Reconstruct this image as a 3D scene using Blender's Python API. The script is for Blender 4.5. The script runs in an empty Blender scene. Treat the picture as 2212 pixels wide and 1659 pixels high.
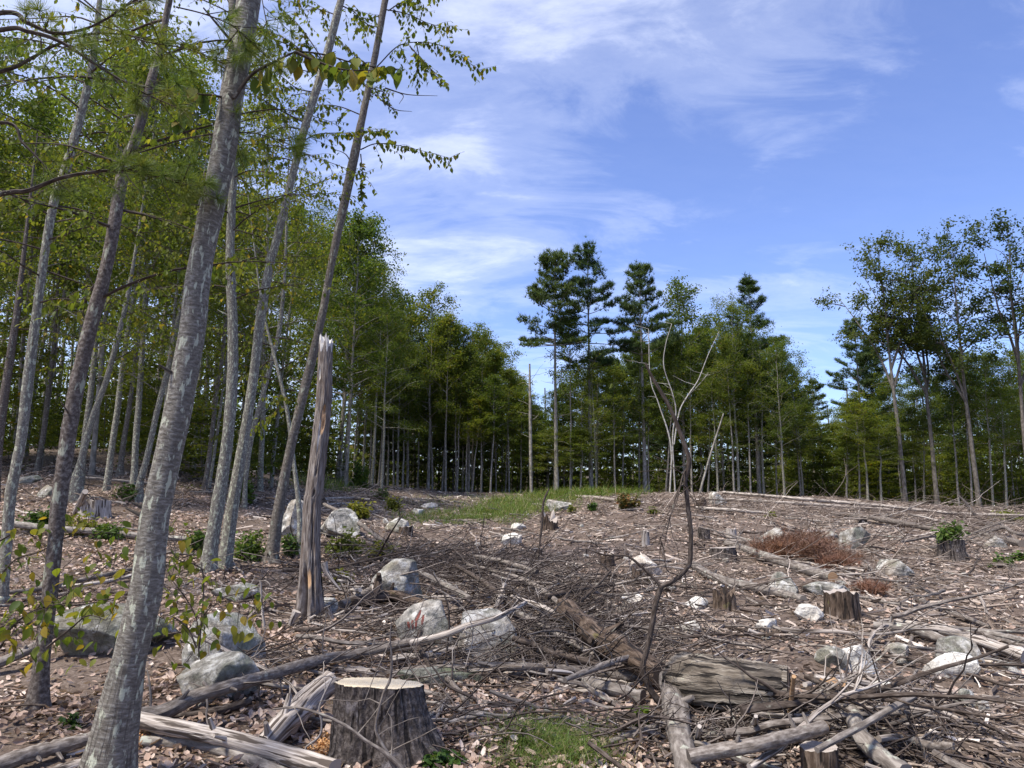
import bpy, math, random
import numpy as np
from mathutils import Vector, Matrix

SC = bpy.context.scene
COL = SC.collection
rng = np.random.default_rng(11)
random.seed(5)
R = math.radians

# ------------------------------------------------------------------ camera, sky, sun, exposure
CX, CY, F = 1106.0, 829.5, 1580.0          # the photograph measured on a 2212 x 1659 sheet
PITCH = R(8.5)
EYE = 1.6
cam_d = bpy.data.cameras.new('camera')
cam = bpy.data.objects.new('camera', cam_d)
COL.objects.link(cam)
cam.location = (0, 0, EYE)
cam.rotation_euler = (R(90) + PITCH, 0, 0)
cam_d.sensor_width = 36.0
cam_d.lens = 36.0 * F / 2212.0
cam_d.clip_start = 0.05
cam_d.clip_end = 3000
SC.camera = cam

SUN_EL, SUN_AZ = R(62), R(-126)            # azimuth measured from +Y towards +X
SUN_STRENGTH, SKY_STRENGTH = 2.8, 0.083
sun_d = bpy.data.lights.new('sun', 'SUN')
sun_d.energy = SUN_STRENGTH
sun_d.angle = R(10.0)
sun_d.color = (1.0, 0.93, 0.82)
sun = bpy.data.objects.new('sun', sun_d)
COL.objects.link(sun)
to_sun = Vector((math.sin(SUN_AZ) * math.cos(SUN_EL), math.cos(SUN_AZ) * math.cos(SUN_EL), math.sin(SUN_EL)))
sun.rotation_euler = to_sun.to_track_quat('Z', 'Y').to_euler()
sun.location = to_sun * 60
VS = SC.view_settings
VS.view_transform = 'Standard'
VS.look = 'None'
VS.gamma = 1.0
VS.use_curve_mapping = False
VS.exposure = 1.3

def sn(nt, typ, props=None, **inp):
    n = nt.nodes.new('ShaderNode' + typ)
    for k, v in (props or {}).items():
        setattr(n, k, v)
    for k, v in inp.items():
        key = int(k[1:]) if k[0] == 'i' and k[1:].isdigit() else k.replace('_', ' ')
        s = n.inputs[key]
        if isinstance(v, bpy.types.NodeSocket):
            nt.links.new(v, s)
        elif v is not None:
            s.default_value = v
    return n

def ramp(nt, fac, stops, interp='LINEAR'):
    n = nt.nodes.new('ShaderNodeValToRGB')
    n.color_ramp.interpolation = interp
    el = n.color_ramp.elements
    while len(el) < len(stops):
        el.new(0.5)
    for e, (p, c) in zip(el, stops):
        e.position = p
        e.color = tuple(c) + (1,) if len(c) == 3 else c
    if fac is not None:
        nt.links.new(fac, n.inputs['Fac'])
    return n.outputs['Color']

def mixc(nt, fac, a, b, mode='MIX'):
    n = nt.nodes.new('ShaderNodeMix')
    n.data_type = 'RGBA'
    n.blend_type = mode
    for s, v in ((n.inputs[0], fac), (n.inputs[6], a), (n.inputs[7], b)):
        if isinstance(v, bpy.types.NodeSocket):
            nt.links.new(v, s)
        elif isinstance(v, (int, float)):
            s.default_value = v
        else:
            s.default_value = tuple(v) + (1,) if len(v) == 3 else v
    return n.outputs[2]

def math_n(nt, op, a, b=None, clamp=False):
    n = nt.nodes.new('ShaderNodeMath')
    n.operation = op
    n.use_clamp = clamp
    for i, v in enumerate((a, b)):
        if v is None:
            continue
        if isinstance(v, bpy.types.NodeSocket):
            nt.links.new(v, n.inputs[i])
        else:
            n.inputs[i].default_value = v
    return n.outputs[0]

def build_world():
    w = bpy.data.worlds.new('World')
    SC.world = w
    w.use_nodes = True
    nt = w.node_tree
    nt.nodes.clear()
    sky = sn(nt, 'TexSky')
    sky.sky_type = 'NISHITA'
    sky.sun_disc = False
    sky.sun_elevation = SUN_EL
    sky.sun_rotation = SUN_AZ % (2 * math.pi)
    sky.altitude = 300
    sky.air_density = 1.0
    sky.dust_density = 0.3
    sky.ozone_density = 2.5
    tc = sn(nt, 'TexCoord')
    sep = sn(nt, 'SeparateXYZ', Vector=tc.outputs['Generated'])
    zz = math_n(nt, 'ADD', math_n(nt, 'MAXIMUM', sep.outputs['Z'], 0.0), 0.22)
    px = math_n(nt, 'DIVIDE', sep.outputs['X'], zz)
    py = math_n(nt, 'DIVIDE', sep.outputs['Y'], zz)
    v = sn(nt, 'CombineXYZ', X=px, Y=py, Z=0.0).outputs[0]
    # the streaks of thin cloud run from lower left to upper right
    mp = sn(nt, 'Mapping', Vector=v, Location=(3.3, 1.2, 0), Rotation=(0, 0, R(-28)), Scale=(1.0, 1.5, 1)).outputs[0]
    big = sn(nt, 'TexNoise', Vector=mp, Scale=0.85, Detail=9.0, Roughness=0.55, Distortion=0.3).outputs['Fac']
    mp2 = sn(nt, 'Mapping', Vector=v, Location=(7.1, 0.4, 0), Rotation=(0, 0, R(-40)), Scale=(1.6, 3.0, 1)).outputs[0]
    wisp = sn(nt, 'TexNoise', Vector=mp2, Scale=1.7, Detail=10.0, Roughness=0.62, Distortion=0.6).outputs['Fac']
    a = math_n(nt, 'ADD', math_n(nt, 'MULTIPLY', big, 0.5), math_n(nt, 'MULTIPLY', wisp, 0.5))
    # more cloud towards the left, clearer blue to the right
    a = math_n(nt, 'SUBTRACT', a, math_n(nt, 'MULTIPLY', px, 0.10))
    cov = ramp(nt, a, [(0.40, (.03, .03, .03)), (0.51, (.17, .17, .17)), (0.62, (.42, .42, .42)), (0.86, (.88, .88, .88))], 'EASE')
    fine = sn(nt, 'TexNoise', Vector=mp2, Scale=5.5, Detail=8.0, Roughness=0.65).outputs['Fac']
    cov2 = math_n(nt, 'MULTIPLY', cov, math_n(nt, 'ADD', 0.42, math_n(nt, 'MULTIPLY', fine, 1.1)), True)
    blue = sn(nt, 'HueSaturation', Hue=0.505, Saturation=1.0, Value=1.0, Color=sky.outputs[0]).outputs[0]
    tint = mixc(nt, 1.0, blue, (0.84, 0.89, 1.16), 'MULTIPLY')
    col = mixc(nt, cov2, tint, (6.9, 7.2, 8.0))
    bg = sn(nt, 'Background', Color=col, Strength=SKY_STRENGTH)
    out = sn(nt, 'OutputWorld', Surface=bg.outputs[0])
build_world()

# ------------------------------------------------------------------ object helpers
def prop(o, label=None, cat=None, group=None, kind=None):
    if label: o['label'] = label
    if cat: o['category'] = cat
    if group: o['group'] = group
    if kind: o['kind'] = kind
    return o

def thing(name, label, cat, loc=(0, 0, 0), group=None):
    o = bpy.data.objects.new(name, None)
    o.empty_display_size = 0.2
    COL.objects.link(o)
    o.location = loc
    return prop(o, label, cat, group)

def link(name, me, parent=None, loc=None):
    o = bpy.data.objects.new(name, me)
    COL.objects.link(o)
    if parent is not None:
        o.parent = parent
    if loc is not None:
        o.location = loc
    return o

class MB:
    """collects vertices, triangles and quads and builds one mesh"""
    def __init__(self):
        self.v, self.uv, self.r, self.t, self.q, self.tm, self.qm, self.n = [], [], [], [], [], [], [], 0
    def add(self, v, tris=None, quads=None, uv=None, rnd=None, mat=0):
        v = np.asarray(v, float).reshape(-1, 3)
        k = len(v)
        if k == 0: return
        self.v.append(v)
        self.uv.append(np.zeros((k, 2)) if uv is None else np.asarray(uv, float))
        self.r.append(np.full(k, 0.5) if rnd is None else np.broadcast_to(np.asarray(rnd, float), (k,)))
        if tris is not None and len(tris):
            t = np.asarray(tris, np.int64).reshape(-1, 3) + self.n
            self.t.append(t); self.tm.append(np.full(len(t), mat))
        if quads is not None and len(quads):
            q = np.asarray(quads, np.int64).reshape(-1, 4) + self.n
            self.q.append(q); self.qm.append(np.full(len(q), mat))
        self.n += k
    def mesh(self, name, mats, off=(0, 0, 0), smooth=True):
        me = bpy.data.meshes.new(name)
        v = np.concatenate(self.v) - np.asarray(off, float)
        uv = np.concatenate(self.uv); r = np.concatenate(self.r)
        t = np.concatenate(self.t) if self.t else np.zeros((0, 3), np.int64)
        q = np.concatenate(self.q) if self.q else np.zeros((0, 4), np.int64)
        li = np.concatenate([t.ravel(), q.ravel()]).astype(np.int32)
        tot = np.concatenate([np.full(len(t), 3), np.full(len(q), 4)]).astype(np.int32)
        st = np.concatenate([[0], np.cumsum(tot)[:-1]]).astype(np.int32)
        me.vertices.add(len(v)); me.vertices.foreach_set('co', v.astype(np.float32).ravel())
        me.loops.add(len(li)); me.loops.foreach_set('vertex_index', li)
        me.polygons.add(len(tot)); me.polygons.foreach_set('loop_start', st); me.polygons.foreach_set('loop_total', tot)
        mi = np.concatenate([x for x in self.tm + self.qm]).astype(np.int32)
        me.polygons.foreach_set('material_index', mi)
        me.polygons.foreach_set('use_smooth', np.full(len(tot), smooth))
        l = me.uv_layers.new(name='UVMap')
        l.data.foreach_set('uv', uv[li].astype(np.float32).ravel())
        at = me.attributes.new('rnd', 'FLOAT', 'POINT')
        at.data.foreach_set('value', r.astype(np.float32))
        for m in (mats if isinstance(mats, (list, tuple)) else [mats]):
            me.materials.append(m)
        me.update(calc_edges=True)
        return me
    def build(self, name, mats, parent=None, off=(0, 0, 0), smooth=True):
        """geometry is given in world coordinates; off is where the object's origin goes"""
        me = self.mesh(name, mats, off, smooth)
        o = link(name, me, parent)
        if parent is None:
            o.location = off
        return o

# ------------------------------------------------------------------ numpy helpers
def _hash(ix, iy, seed):
    n = (ix * 374761393 + iy * 668265263 + seed * 1442695041) & 0x7fffffff
    n = ((n ^ (n >> 13)) * 1274126177) & 0x7fffffff
    n = (n ^ (n >> 16)) & 0xffff
    return n / 65535.0
def vnoise(x, y, seed=0):
    x = np.asarray(x, float); y = np.asarray(y, float)
    ix = np.floor(x).astype(np.int64); iy = np.floor(y).astype(np.int64)
    fx = x - ix; fy = y - iy
    fx = fx * fx * (3 - 2 * fx); fy = fy * fy * (3 - 2 * fy)
    a = _hash(ix, iy, seed); b = _hash(ix + 1, iy, seed); c = _hash(ix, iy + 1, seed); d = _hash(ix + 1, iy + 1, seed)
    return ((a * (1 - fx) + b * fx) * (1 - fy) + (c * (1 - fx) + d * fx) * fy) * 2 - 1
def fbm(x, y, seed=0, oct=3):
    s = 0; a = 1; f = 1
    for i in range(oct):
        s = s + a * vnoise(x * f, y * f, seed + i * 17); a *= 0.5; f *= 2.03
    return s
def sstep(a, b, x):
    t = np.clip((np.asarray(x, float) - a) / (b - a), 0, 1)
    return t * t * (3 - 2 * t)
def norm(v):
    v = np.asarray(v, float)
    return v / np.maximum(np.linalg.norm(v, axis=-1, keepdims=True), 1e-9)
def rots(az, tilt, roll):
    """local x axis points to azimuth az raised by tilt, then rolled about itself"""
    az, tilt, roll = np.broadcast_arrays(np.asarray(az, float), tilt, roll)
    ca, sa, ct, st, cr, sr = np.cos(az), np.sin(az), np.cos(tilt), np.sin(tilt), np.cos(roll), np.sin(roll)
    X = np.stack([ca * ct, sa * ct, st], -1)
    Y0 = np.stack([-sa, ca, np.zeros_like(ca)], -1)
    Z0 = np.cross(X, Y0)
    Y = Y0 * cr[..., None] + Z0 * sr[..., None]
    Z = np.cross(X, Y)
    return np.stack([X, Y, Z], -1)
def scatter(mb, tv, tris, pos, rot, scale, rnd, quads=None, mat=0):
    tv = np.asarray(tv, float); N = len(pos); k = len(tv)
    if N == 0: return
    s = np.asarray(scale, float)
    if s.ndim == 1: s = s[:, None, None] * np.ones((1, 1, 3))
    else: s = s[:, None, :]
    v = np.einsum('nij,nkj->nki', rot, tv[None] * s) + np.asarray(pos)[:, None, :]
    off = (np.arange(N) * k)[:, None, None]
    T = (np.asarray(tris)[None] + off).reshape(-1, 3) if tris is not None else None
    Q = (np.asarray(quads)[None] + off).reshape(-1, 4) if quads is not None else None
    uv = np.tile(tv[:, :2], (N, 1))
    mb.add(v.reshape(-1, 3), T, Q, uv=uv, rnd=np.repeat(rnd, k), mat=mat)

# ------------------------------------------------------------------ the lie of the land
_PX = np.array([-900, 0, 300, 600, 900, 1150, 1400, 1700, 2000, 2212, 3200.])
_D = np.array([0, 4, 8, 14, 22, 30, 45, 70, 120, 300, 900.])
_H = np.array([
    [0, 0, .15, .70, 2.0, 3.3, 4.5, 5.3, 6.2, 11, 24],
    [0, 0, .15, .70, 2.0, 3.3, 4.5, 5.3, 6.2, 11, 24],
    [0, 0, .10, .58, 1.75, 3.05, 4.4, 5.5, 6.6, 11, 24],
    [0, 0, .05, .38, 1.15, 2.0, 2.95, 3.4, 4.8, 10, 24],
    [0, 0, .00, .20, .60, 1.05, 1.75, 2.0, 3.4, 9, 22],
    [0, 0, .00, .15, .45, .80, 1.35, 1.6, 3.2, 9, 22],
    [0, 0, .00, .22, .70, 1.2, 1.55, 1.5, 3.2, 9, 22],
    [0, 0, .00, .25, .70, 1.20, 1.40, 1.2, 3.2, 9, 22],
    [0, 0, .00, .18, .50, .95, .80, .6, 3.0, 9, 22],
    [0, 0, .00, .10, .38, .70, .55, .5, 3.0, 9, 22],
    [0, 0, .00, .10, .38, .70, .55, .3, .6, 2, 5.]])
_gp = np.linspace(-900, 3200, 165)
_gs = np.linspace(0, 30, 301)                  # square root of the distance
_t = np.array([np.interp(_gs ** 2, _D, row) for row in _H])
_t = np.array([np.interp(_gp, _PX, _t[:, j]) for j in range(len(_gs))]).T
_k = np.exp(-np.linspace(-2, 2, 13) ** 2); _k /= _k.sum()
_t = np.apply_along_axis(lambda r: np.convolve(np.pad(r, 6, 'edge'), _k, 'valid'), 1, _t)
_k2 = np.exp(-np.linspace(-2, 2, 9) ** 2); _k2 /= _k2.sum()
_t = np.apply_along_axis(lambda r: np.convolve(np.pad(r, 4, 'edge'), _k2, 'valid'), 0, _t)
def hgt(x, y):
    x = np.asarray(x, float); y = np.asarray(y, float)
    az = np.clip(np.arctan2(x, y), -0.9, 0.92)
    r = np.hypot(x, y)
    d = r * np.cos(az)
    p = np.clip((CX + F * np.tan(az) + 900) / 4100 * 164, 0, 163.999)
    s = np.clip(np.sqrt(d) * 10, 0, 299.999)
    i = p.astype(int); j = s.astype(int); a = p - i; b = s - j
    z = (_t[i, j] * (1 - a) + _t[i + 1, j] * a) * (1 - b) + (_t[i, j + 1] * (1 - a) + _t[i + 1, j + 1] * a) * b
    far = sstep(9, 26, d)
    z = z + 0.06 * fbm(x * 0.8, y * 0.8, 3) + 0.035 * vnoise(x * 2.6, y * 2.6, 9) + far * (0.13 * fbm(x * 0.22, y * 0.22, 21, 2) + .07 * vnoise(x * .55, y * .4, 23))
    return z

_fw = np.array([0, math.cos(PITCH), math.sin(PITCH)])
_up = np.array([0, -math.sin(PITCH), math.cos(PITCH)])
CAM = np.array([0, 0, EYE])
def ray(px, py):
    return _fw + np.array([1, 0, 0]) * ((px - CX) / F) + _up * ((CY - py) / F)
def depth(P):
    return float(np.dot(np.asarray(P) - CAM, _fw))
_ts = np.concatenate([np.arange(2.0, 12, .04), np.arange(12, 40, .1), np.arange(40, 140, .5)])
def ground(px, py, lift=0.0):
    """the point of the land (or lift metres over it) seen at this place of the photograph"""
    d = ray(px, py)
    P = CAM + _ts[:, None] * d
    g = P[:, 2] - hgt(P[:, 0], P[:, 1]) - lift
    k = np.argmax(g <= 0) if (g <= 0).any() else len(g) - 1
    if k > 0 and (g <= 0).any():
        f = g[k - 1] / (g[k - 1] - g[k] + 1e-9)
        return P[k - 1] * (1 - f) + P[k] * f
    return P[min(k, len(P) - 1)] if (g <= 0).any() else CAM + 45.0 * d
def at_y(px, py, Y):
    d = ray(px, py)
    return CAM + d * (Y / d[1])
def on_ground(x, y, dz=0.0):
    return np.array([x, y, float(hgt(x, y)) + dz])
def gnormal(x, y):
    e = 0.15
    nx = -(hgt(x + e, y) - hgt(x - e, y)) / (2 * e); ny = -(hgt(x, y + e) - hgt(x, y - e)) / (2 * e)
    return norm(np.stack([nx, ny, np.ones_like(nx)], -1))

def spline(pts, n):
    """Catmull-Rom through rows of pts (any columns)"""
    p = np.asarray(pts, float)
    if len(p) == 2:
        t = np.linspace(0, 1, n)[:, None]
        return p[0] * (1 - t) + p[1] * t
    q = np.vstack([2 * p[0] - p[1], p, 2 * p[-1] - p[-2]])
    m = len(p) - 1
    u = np.linspace(0, m, n); i = np.minimum(u.astype(int), m - 1); t = (u - i)[:, None]
    a, b, c, d = q[i], q[i + 1], q[i + 2], q[i + 3]
    return 0.5 * (2 * b + (c - a) * t + (2 * a - 5 * b + 4 * c - d) * t * t + (3 * b - a - 3 * c + d) * t ** 3)

def frames(P):
    T = np.gradient(P, axis=0); T = norm(T)
    n0 = np.cross(T[0], [0.13, 0.31, 0.94]); 
    if np.linalg.norm(n0) < 0.1: n0 = np.cross(T[0], [1, 0, 0])
    n = norm(n0); Ns = [n]
    for i in range(1, len(P)):
        n = n - T[i] * np.dot(n, T[i]); n = n / max(np.linalg.norm(n), 1e-9); Ns.append(n)
    Ns = np.array(Ns)
    return T, Ns, np.cross(T, Ns)

def tube(mb, P, rad, sides=8, rough=0.0, seed=0, cap=True, mat=0, rnd=0.5, radf=None, uoff=0.0):
    P = np.asarray(P, float); n = len(P)
    rad = np.broadcast_to(np.asarray(rad, float), (n,))
    T, A, B = frames(P)
    th = np.linspace(0, 2 * np.pi, sides + 1)
    L = np.concatenate([[0], np.cumsum(np.linalg.norm(np.diff(P, axis=0), axis=1))])
    rr = rad[:, None] * np.ones((1, sides + 1))
    if rough:
        nz = fbm(np.cos(th)[None] * 1.7 + seed * 3.1 + 0 * L[:, None], np.sin(th)[None] * 1.7 + L[:, None] / max(rad.mean(), .01) * 0.35, seed, 3)
        rr = rr * (1 + rough * nz)
    if radf is not None:
        rr = rr * radf(th[None], L[:, None], L[-1])
    V = P[:, None, :] + rr[..., None] * (np.cos(th)[None, :, None] * A[:, None, :] + np.sin(th)[None, :, None] * B[:, None, :])
    uv = np.stack([np.broadcast_to(th[None] * rad.max() + uoff, (n, sides + 1)), np.broadcast_to(L[:, None], (n, sides + 1))], -1)
    k = sides + 1
    i = np.arange(n - 1)[:, None] * k + np.arange(sides)[None]
    Q = np.stack([i, i + 1, i + k + 1, i + k], -1).reshape(-1, 4)
    mb.add(V.reshape(-1, 3), quads=Q, uv=uv.reshape(-1, 2), rnd=rnd, mat=mat)
    if cap:
        for e, flip in ((0, True), (n - 1, False)):
            ring = V[e, :sides]
            c = ring.mean(0)
            tri = [(sides, (j + 1) % sides, j) if flip else (sides, j, (j + 1) % sides) for j in range(sides)]
            mb.add(np.vstack([ring, c]), tris=tri, uv=np.zeros((sides + 1, 2)), rnd=rnd, mat=mat)
    return V
# ------------------------------------------------------------------ materials
def new_mat(name):
    m = bpy.data.materials.new(name)
    m.use_nodes = True
    nt = m.node_tree
    b = nt.nodes['Principled BSDF']
    b.inputs['Roughness'].default_value = 0.85
    b.inputs['Specular IOR Level'].default_value = 0.2
    return m, nt, b
def bump(nt, b, h, strength=0.4, dist=0.02):
    n = sn(nt, 'Bump', Strength=strength, Distance=dist, Height=h)
    nt.links.new(n.outputs[0], b.inputs['Normal'])
def objrand(nt):
    return sn(nt, 'ObjectInfo').outputs['Random']
def attr(nt, name='rnd'):
    return sn(nt, 'Attribute', {'attribute_name': name}).outputs['Fac']

def bark(name, dark, mid, light, lichen=None, lichen_amt=0.5, sx=6, sy=30, detail=6, cracks=0.0, crack_col=(.05, .042, .036), bumps=0.5, dist=0.01, lscale=7):
    m, nt, b = new_mat(name)
    uv = sn(nt, 'UVMap').outputs[0]
    r = objrand(nt)
    sh = sn(nt, 'CombineXYZ', X=math_n(nt, 'MULTIPLY', r, 17.0), Y=math_n(nt, 'MULTIPLY', r, 31.0), Z=0.0).outputs[0]
    v = sn(nt, 'VectorMath', {'operation': 'ADD'}, i0=uv, i1=sh).outputs[0]
    mp = sn(nt, 'Mapping', Vector=v, Scale=(sx, sy, 1)).outputs[0]
    n1 = sn(nt, 'TexNoise', Vector=mp, Scale=1.0, Detail=float(detail), Roughness=0.62).outputs['Fac']
    c = ramp(nt, n1, [(0.37, dark), (0.5, mid), (0.64, light)])
    big = sn(nt, 'TexNoise', Vector=sn(nt, 'Mapping', Vector=v, Scale=(2.5, 1.1, 1)).outputs[0], Scale=1.0, Detail=3.0).outputs['Fac']
    c = mixc(nt, ramp(nt, big, [(0.4, (0, 0, 0)), (0.65, (.45, .45, .45))]), c, tuple(x * 0.62 for x in mid))
    h = n1
    if lichen:
        ln = sn(nt, 'TexNoise', Vector=sn(nt, 'Mapping', Vector=v, Scale=(lscale, lscale * .8, 1)).outputs[0], Scale=1.0, Detail=5.0, Roughness=0.6).outputs['Fac']
        t = 0.66 - 0.12 * lichen_amt
        c = mixc(nt, ramp(nt, ln, [(t, (0, 0, 0)), (t + 0.05, (.85, .85, .85))]), c, lichen)
        l2 = sn(nt, 'TexVoronoi', Vector=sn(nt, 'Mapping', Vector=v, Scale=(24, 24, 1)).outputs[0], Scale=1.0).outputs['Distance']
        c = mixc(nt, math_n(nt, 'MULTIPLY', ramp(nt, l2, [(0.10, (1, 1, 1)), (0.2, (0, 0, 0))]), 0.35 * lichen_amt), c, lichen)
    if cracks:
        cn = sn(nt, 'TexNoise', Vector=sn(nt, 'Mapping', Vector=v, Scale=(26, 3.0, 1)).outputs[0], Scale=1.0, Detail=3.0, Roughness=0.5).outputs['Fac']
        low = ramp(nt, sn(nt, 'SeparateXYZ', Vector=uv).outputs['Y'], [(0.0, (1, 1, 1)), (1.0, (0, 0, 0))]) if cracks < 1 else None
        k = ramp(nt, cn, [(0.40, (1, 1, 1)), (0.46, (0, 0, 0))])
        if low is not None:
            k = math_n(nt, 'MULTIPLY', k, low)
        c = mixc(nt, k, c, crack_col)
        h = math_n(nt, 'SUBTRACT', n1, math_n(nt, 'MULTIPLY', k, 0.8))
    tint = mixc(nt, 0.5, c, ramp(nt, r, [(0, (.8, .78, .76)), (1, (1.2, 1.19, 1.15))]), 'MULTIPLY')
    c = mixc(nt, 0.7, c, mixc(nt, 1.0, c, ramp(nt, r, [(0, (.8, .78, .76)), (1, (1.15, 1.15, 1.12))]), 'MULTIPLY'))
    nt.links.new(c, b.inputs['Base Color'])
    bump(nt, b, h, bumps, dist)
    return m

M = {}
M['grey_bark'] = bark('grey_bark', (.095, .083, .069), (.168, .152, .13), (.29, .275, .245), (.45, .47, .37), 0.8, 9, 62, 8, 0.5, bumps=.7, lscale=11)
M['brown_bark'] = bark('brown_bark', (.055, .043, .036), (.112, .09, .078), (.22, .195, .172), (.33, .34, .27), 0.6, 16, 34, 6, 0, bumps=.7)
M['pale_bark'] = bark('pale_bark', (.10, .09, .074), (.185, .17, .145), (.30, .285, .25), (.44, .46, .35), 1.0, 22, 34, 7, 0, lscale=14)
M['dark_bark'] = bark('dark_bark', (.075, .064, .054), (.14, .12, .10), (.225, .20, .175), (.33, .35, .28), 0.65, 9, 22, 6, 0)
M['far_bark'] = bark('far_bark', (.135, .122, .103), (.25, .228, .20), (.38, .355, .32), (.42, .44, .36), 0.3, 5, 4, 4, 0, bumps=.2)
M['far_dark_bark'] = bark('far_dark_bark', (.09, .078, .065), (.15, .13, .112), (.19, .17, .15), None, 0, 5, 4, 4, 0, bumps=.2)
M['bough_bark'] = bark('grey_oak_bark', (.075, .066, .055), (.135, .12, .104), (.21, .192, .17), None, 0, 5, 4, 4, 0, bumps=.2)
M['white_bark'] = bark('white_bark', (.30, .285, .255), (.47, .455, .42), (.60, .585, .55), None, 0, 5, 14, 5, 1.0, (.16, .13, .11), .2)
M['stump_bark'] = bark('stump_bark', (.038, .032, .028), (.085, .07, .062), (.19, .165, .15), (.22, .20, .20), 0.45, 46, 26, 7, 1.0, (.022, .018, .016), .9, .02, 5)
M['log_bark'] = bark('log_bark', (.10, .086, .074), (.20, .175, .155), (.34, .31, .28), (.42, .43, .36), 0.5, 26, 7, 6, 0, bumps=.7)
M['furrowed_bark'] = bark('furrowed_bark', (.035, .028, .022), (.15, .125, .10), (.34, .30, .25), (.50, .50, .40), 0.35, 24, 4.2, 8, 1.0, (.016, .013, .011), 1.0, .04, 6)
M['weathered'] = bark('weathered_wood', (.17, .142, .12), (.36, .315, .28), (.60, .55, .50), None, 0, 60, 2.4, 7, 1.0, (.075, .06, .05), .6, .008)
M['stick_bark'] = bark('stick_bark', (.085, .07, .06), (.17, .145, .127), (.29, .26, .235), (.36, .36, .31), .3, 40, 14, 5, 0, bumps=.4)
M['dark_stick'] = bark('dark_stick', (.034, .025, .02), (.066, .05, .041), (.13, .107, .092), (.25, .24, .2), .25, 40, 14, 5, 0, bumps=.4)
M['rotten'] = bark('rotten_wood', (.04, .028, .02), (.09, .063, .046), (.19, .147, .115), (.13, .115, .045), 0.35, 30, 5, 6, 1.0, (.02, .015, .012), .8, .02, 4)
M['rust_twig'] = bark('rust_twig', (.09, .05, .036), (.15, .08, .058), (.22, .13, .10), None, 0, 20, 20, 3, 0)

def snag_mat():
    m, nt, b = new_mat('bleached_snag_wood')
    uv = sn(nt, 'UVMap').outputs[0]
    mp = sn(nt, 'Mapping', Vector=uv, Scale=(62, 4.5, 1)).outputs[0]
    n1 = sn(nt, 'TexNoise', Vector=mp, Scale=1.0, Detail=8.0, Roughness=0.65).outputs['Fac']
    c = ramp(nt, n1, [(0.34, (.03, .023, .019)), (0.42, (.115, .09, .075)), (0.52, (.215, .182, .158)), (0.66, (.37, .335, .305))])
    n2 = sn(nt, 'TexNoise', Vector=sn(nt, 'Mapping', Vector=uv, Scale=(5, 1.6, 1)).outputs[0], Scale=1.0, Detail=4.0).outputs['Fac']
    c = mixc(nt, ramp(nt, n2, [(0.45, (0, 0, 0)), (0.7, (.6, .6, .6))]), c, (.13, .095, .075))
    a = attr(nt)
    c = mixc(nt, ramp(nt, a, [(0.55, (0, 0, 0)), (0.8, (1, 1, 1))]), c, mixc(nt, n1, (.42, .22, .10), (.72, .50, .30)))
    c = mixc(nt, ramp(nt, a, [(0.2, (1, 1, 1)), (0.45, (0, 0, 0))]), c, mixc(nt, n1, (.40, .37, .34), (.78, .75, .70)))
    nt.links.new(c, b.inputs['Base Color'])
    bump(nt, b, n1, 0.9, 0.02)
    return m
M['snag'] = snag_mat()

def cut_mat(name, c1, c2, c3):
    m, nt, b = new_mat(name)
    uv = sn(nt, 'UVMap').outputs[0]
    ln = sn(nt, 'VectorMath', {'operation': 'LENGTH'}, i0=uv).outputs['Value']
    wob = sn(nt, 'TexNoise', Vector=uv, Scale=9.0, Detail=3.0).outputs['Fac']
    rr = math_n(nt, 'ADD', math_n(nt, 'MULTIPLY', ln, 520.0), math_n(nt, 'MULTIPLY', wob, 9.0))
    ring = math_n(nt, 'ADD', math_n(nt, 'MULTIPLY', math_n(nt, 'SINE', rr), 0.5), 0.5)
    c = mixc(nt, math_n(nt, 'MULTIPLY', ring, 0.7), c1, c2)
    st = sn(nt, 'TexNoise', Vector=sn(nt, 'Mapping', Vector=uv, Scale=(5, 60, 1), Rotation=(0, 0, .2)).outputs[0], Scale=1.0, Detail=5.0).outputs['Fac']
    c = mixc(nt, ramp(nt, st, [(0.42, (0, 0, 0)), (0.7, (.8, .8, .8))]), c, c3)
    nt.links.new(c, b.inputs['Base Color'])
    bump(nt, b, st, 0.3, 0.004)
    return m
M['fresh_cut'] = cut_mat('fresh_cut_wood', (.74, .63, .44), (.54, .39, .22), (.78, .70, .54))
M['orange_cut'] = cut_mat('orange_cut_wood', (.34, .20, .10), (.22, .13, .07), (.42, .31, .20))
M['old_cut'] = cut_mat('old_cut_wood', (.36, .31, .27), (.25, .21, .18), (.45, .41, .37))

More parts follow.
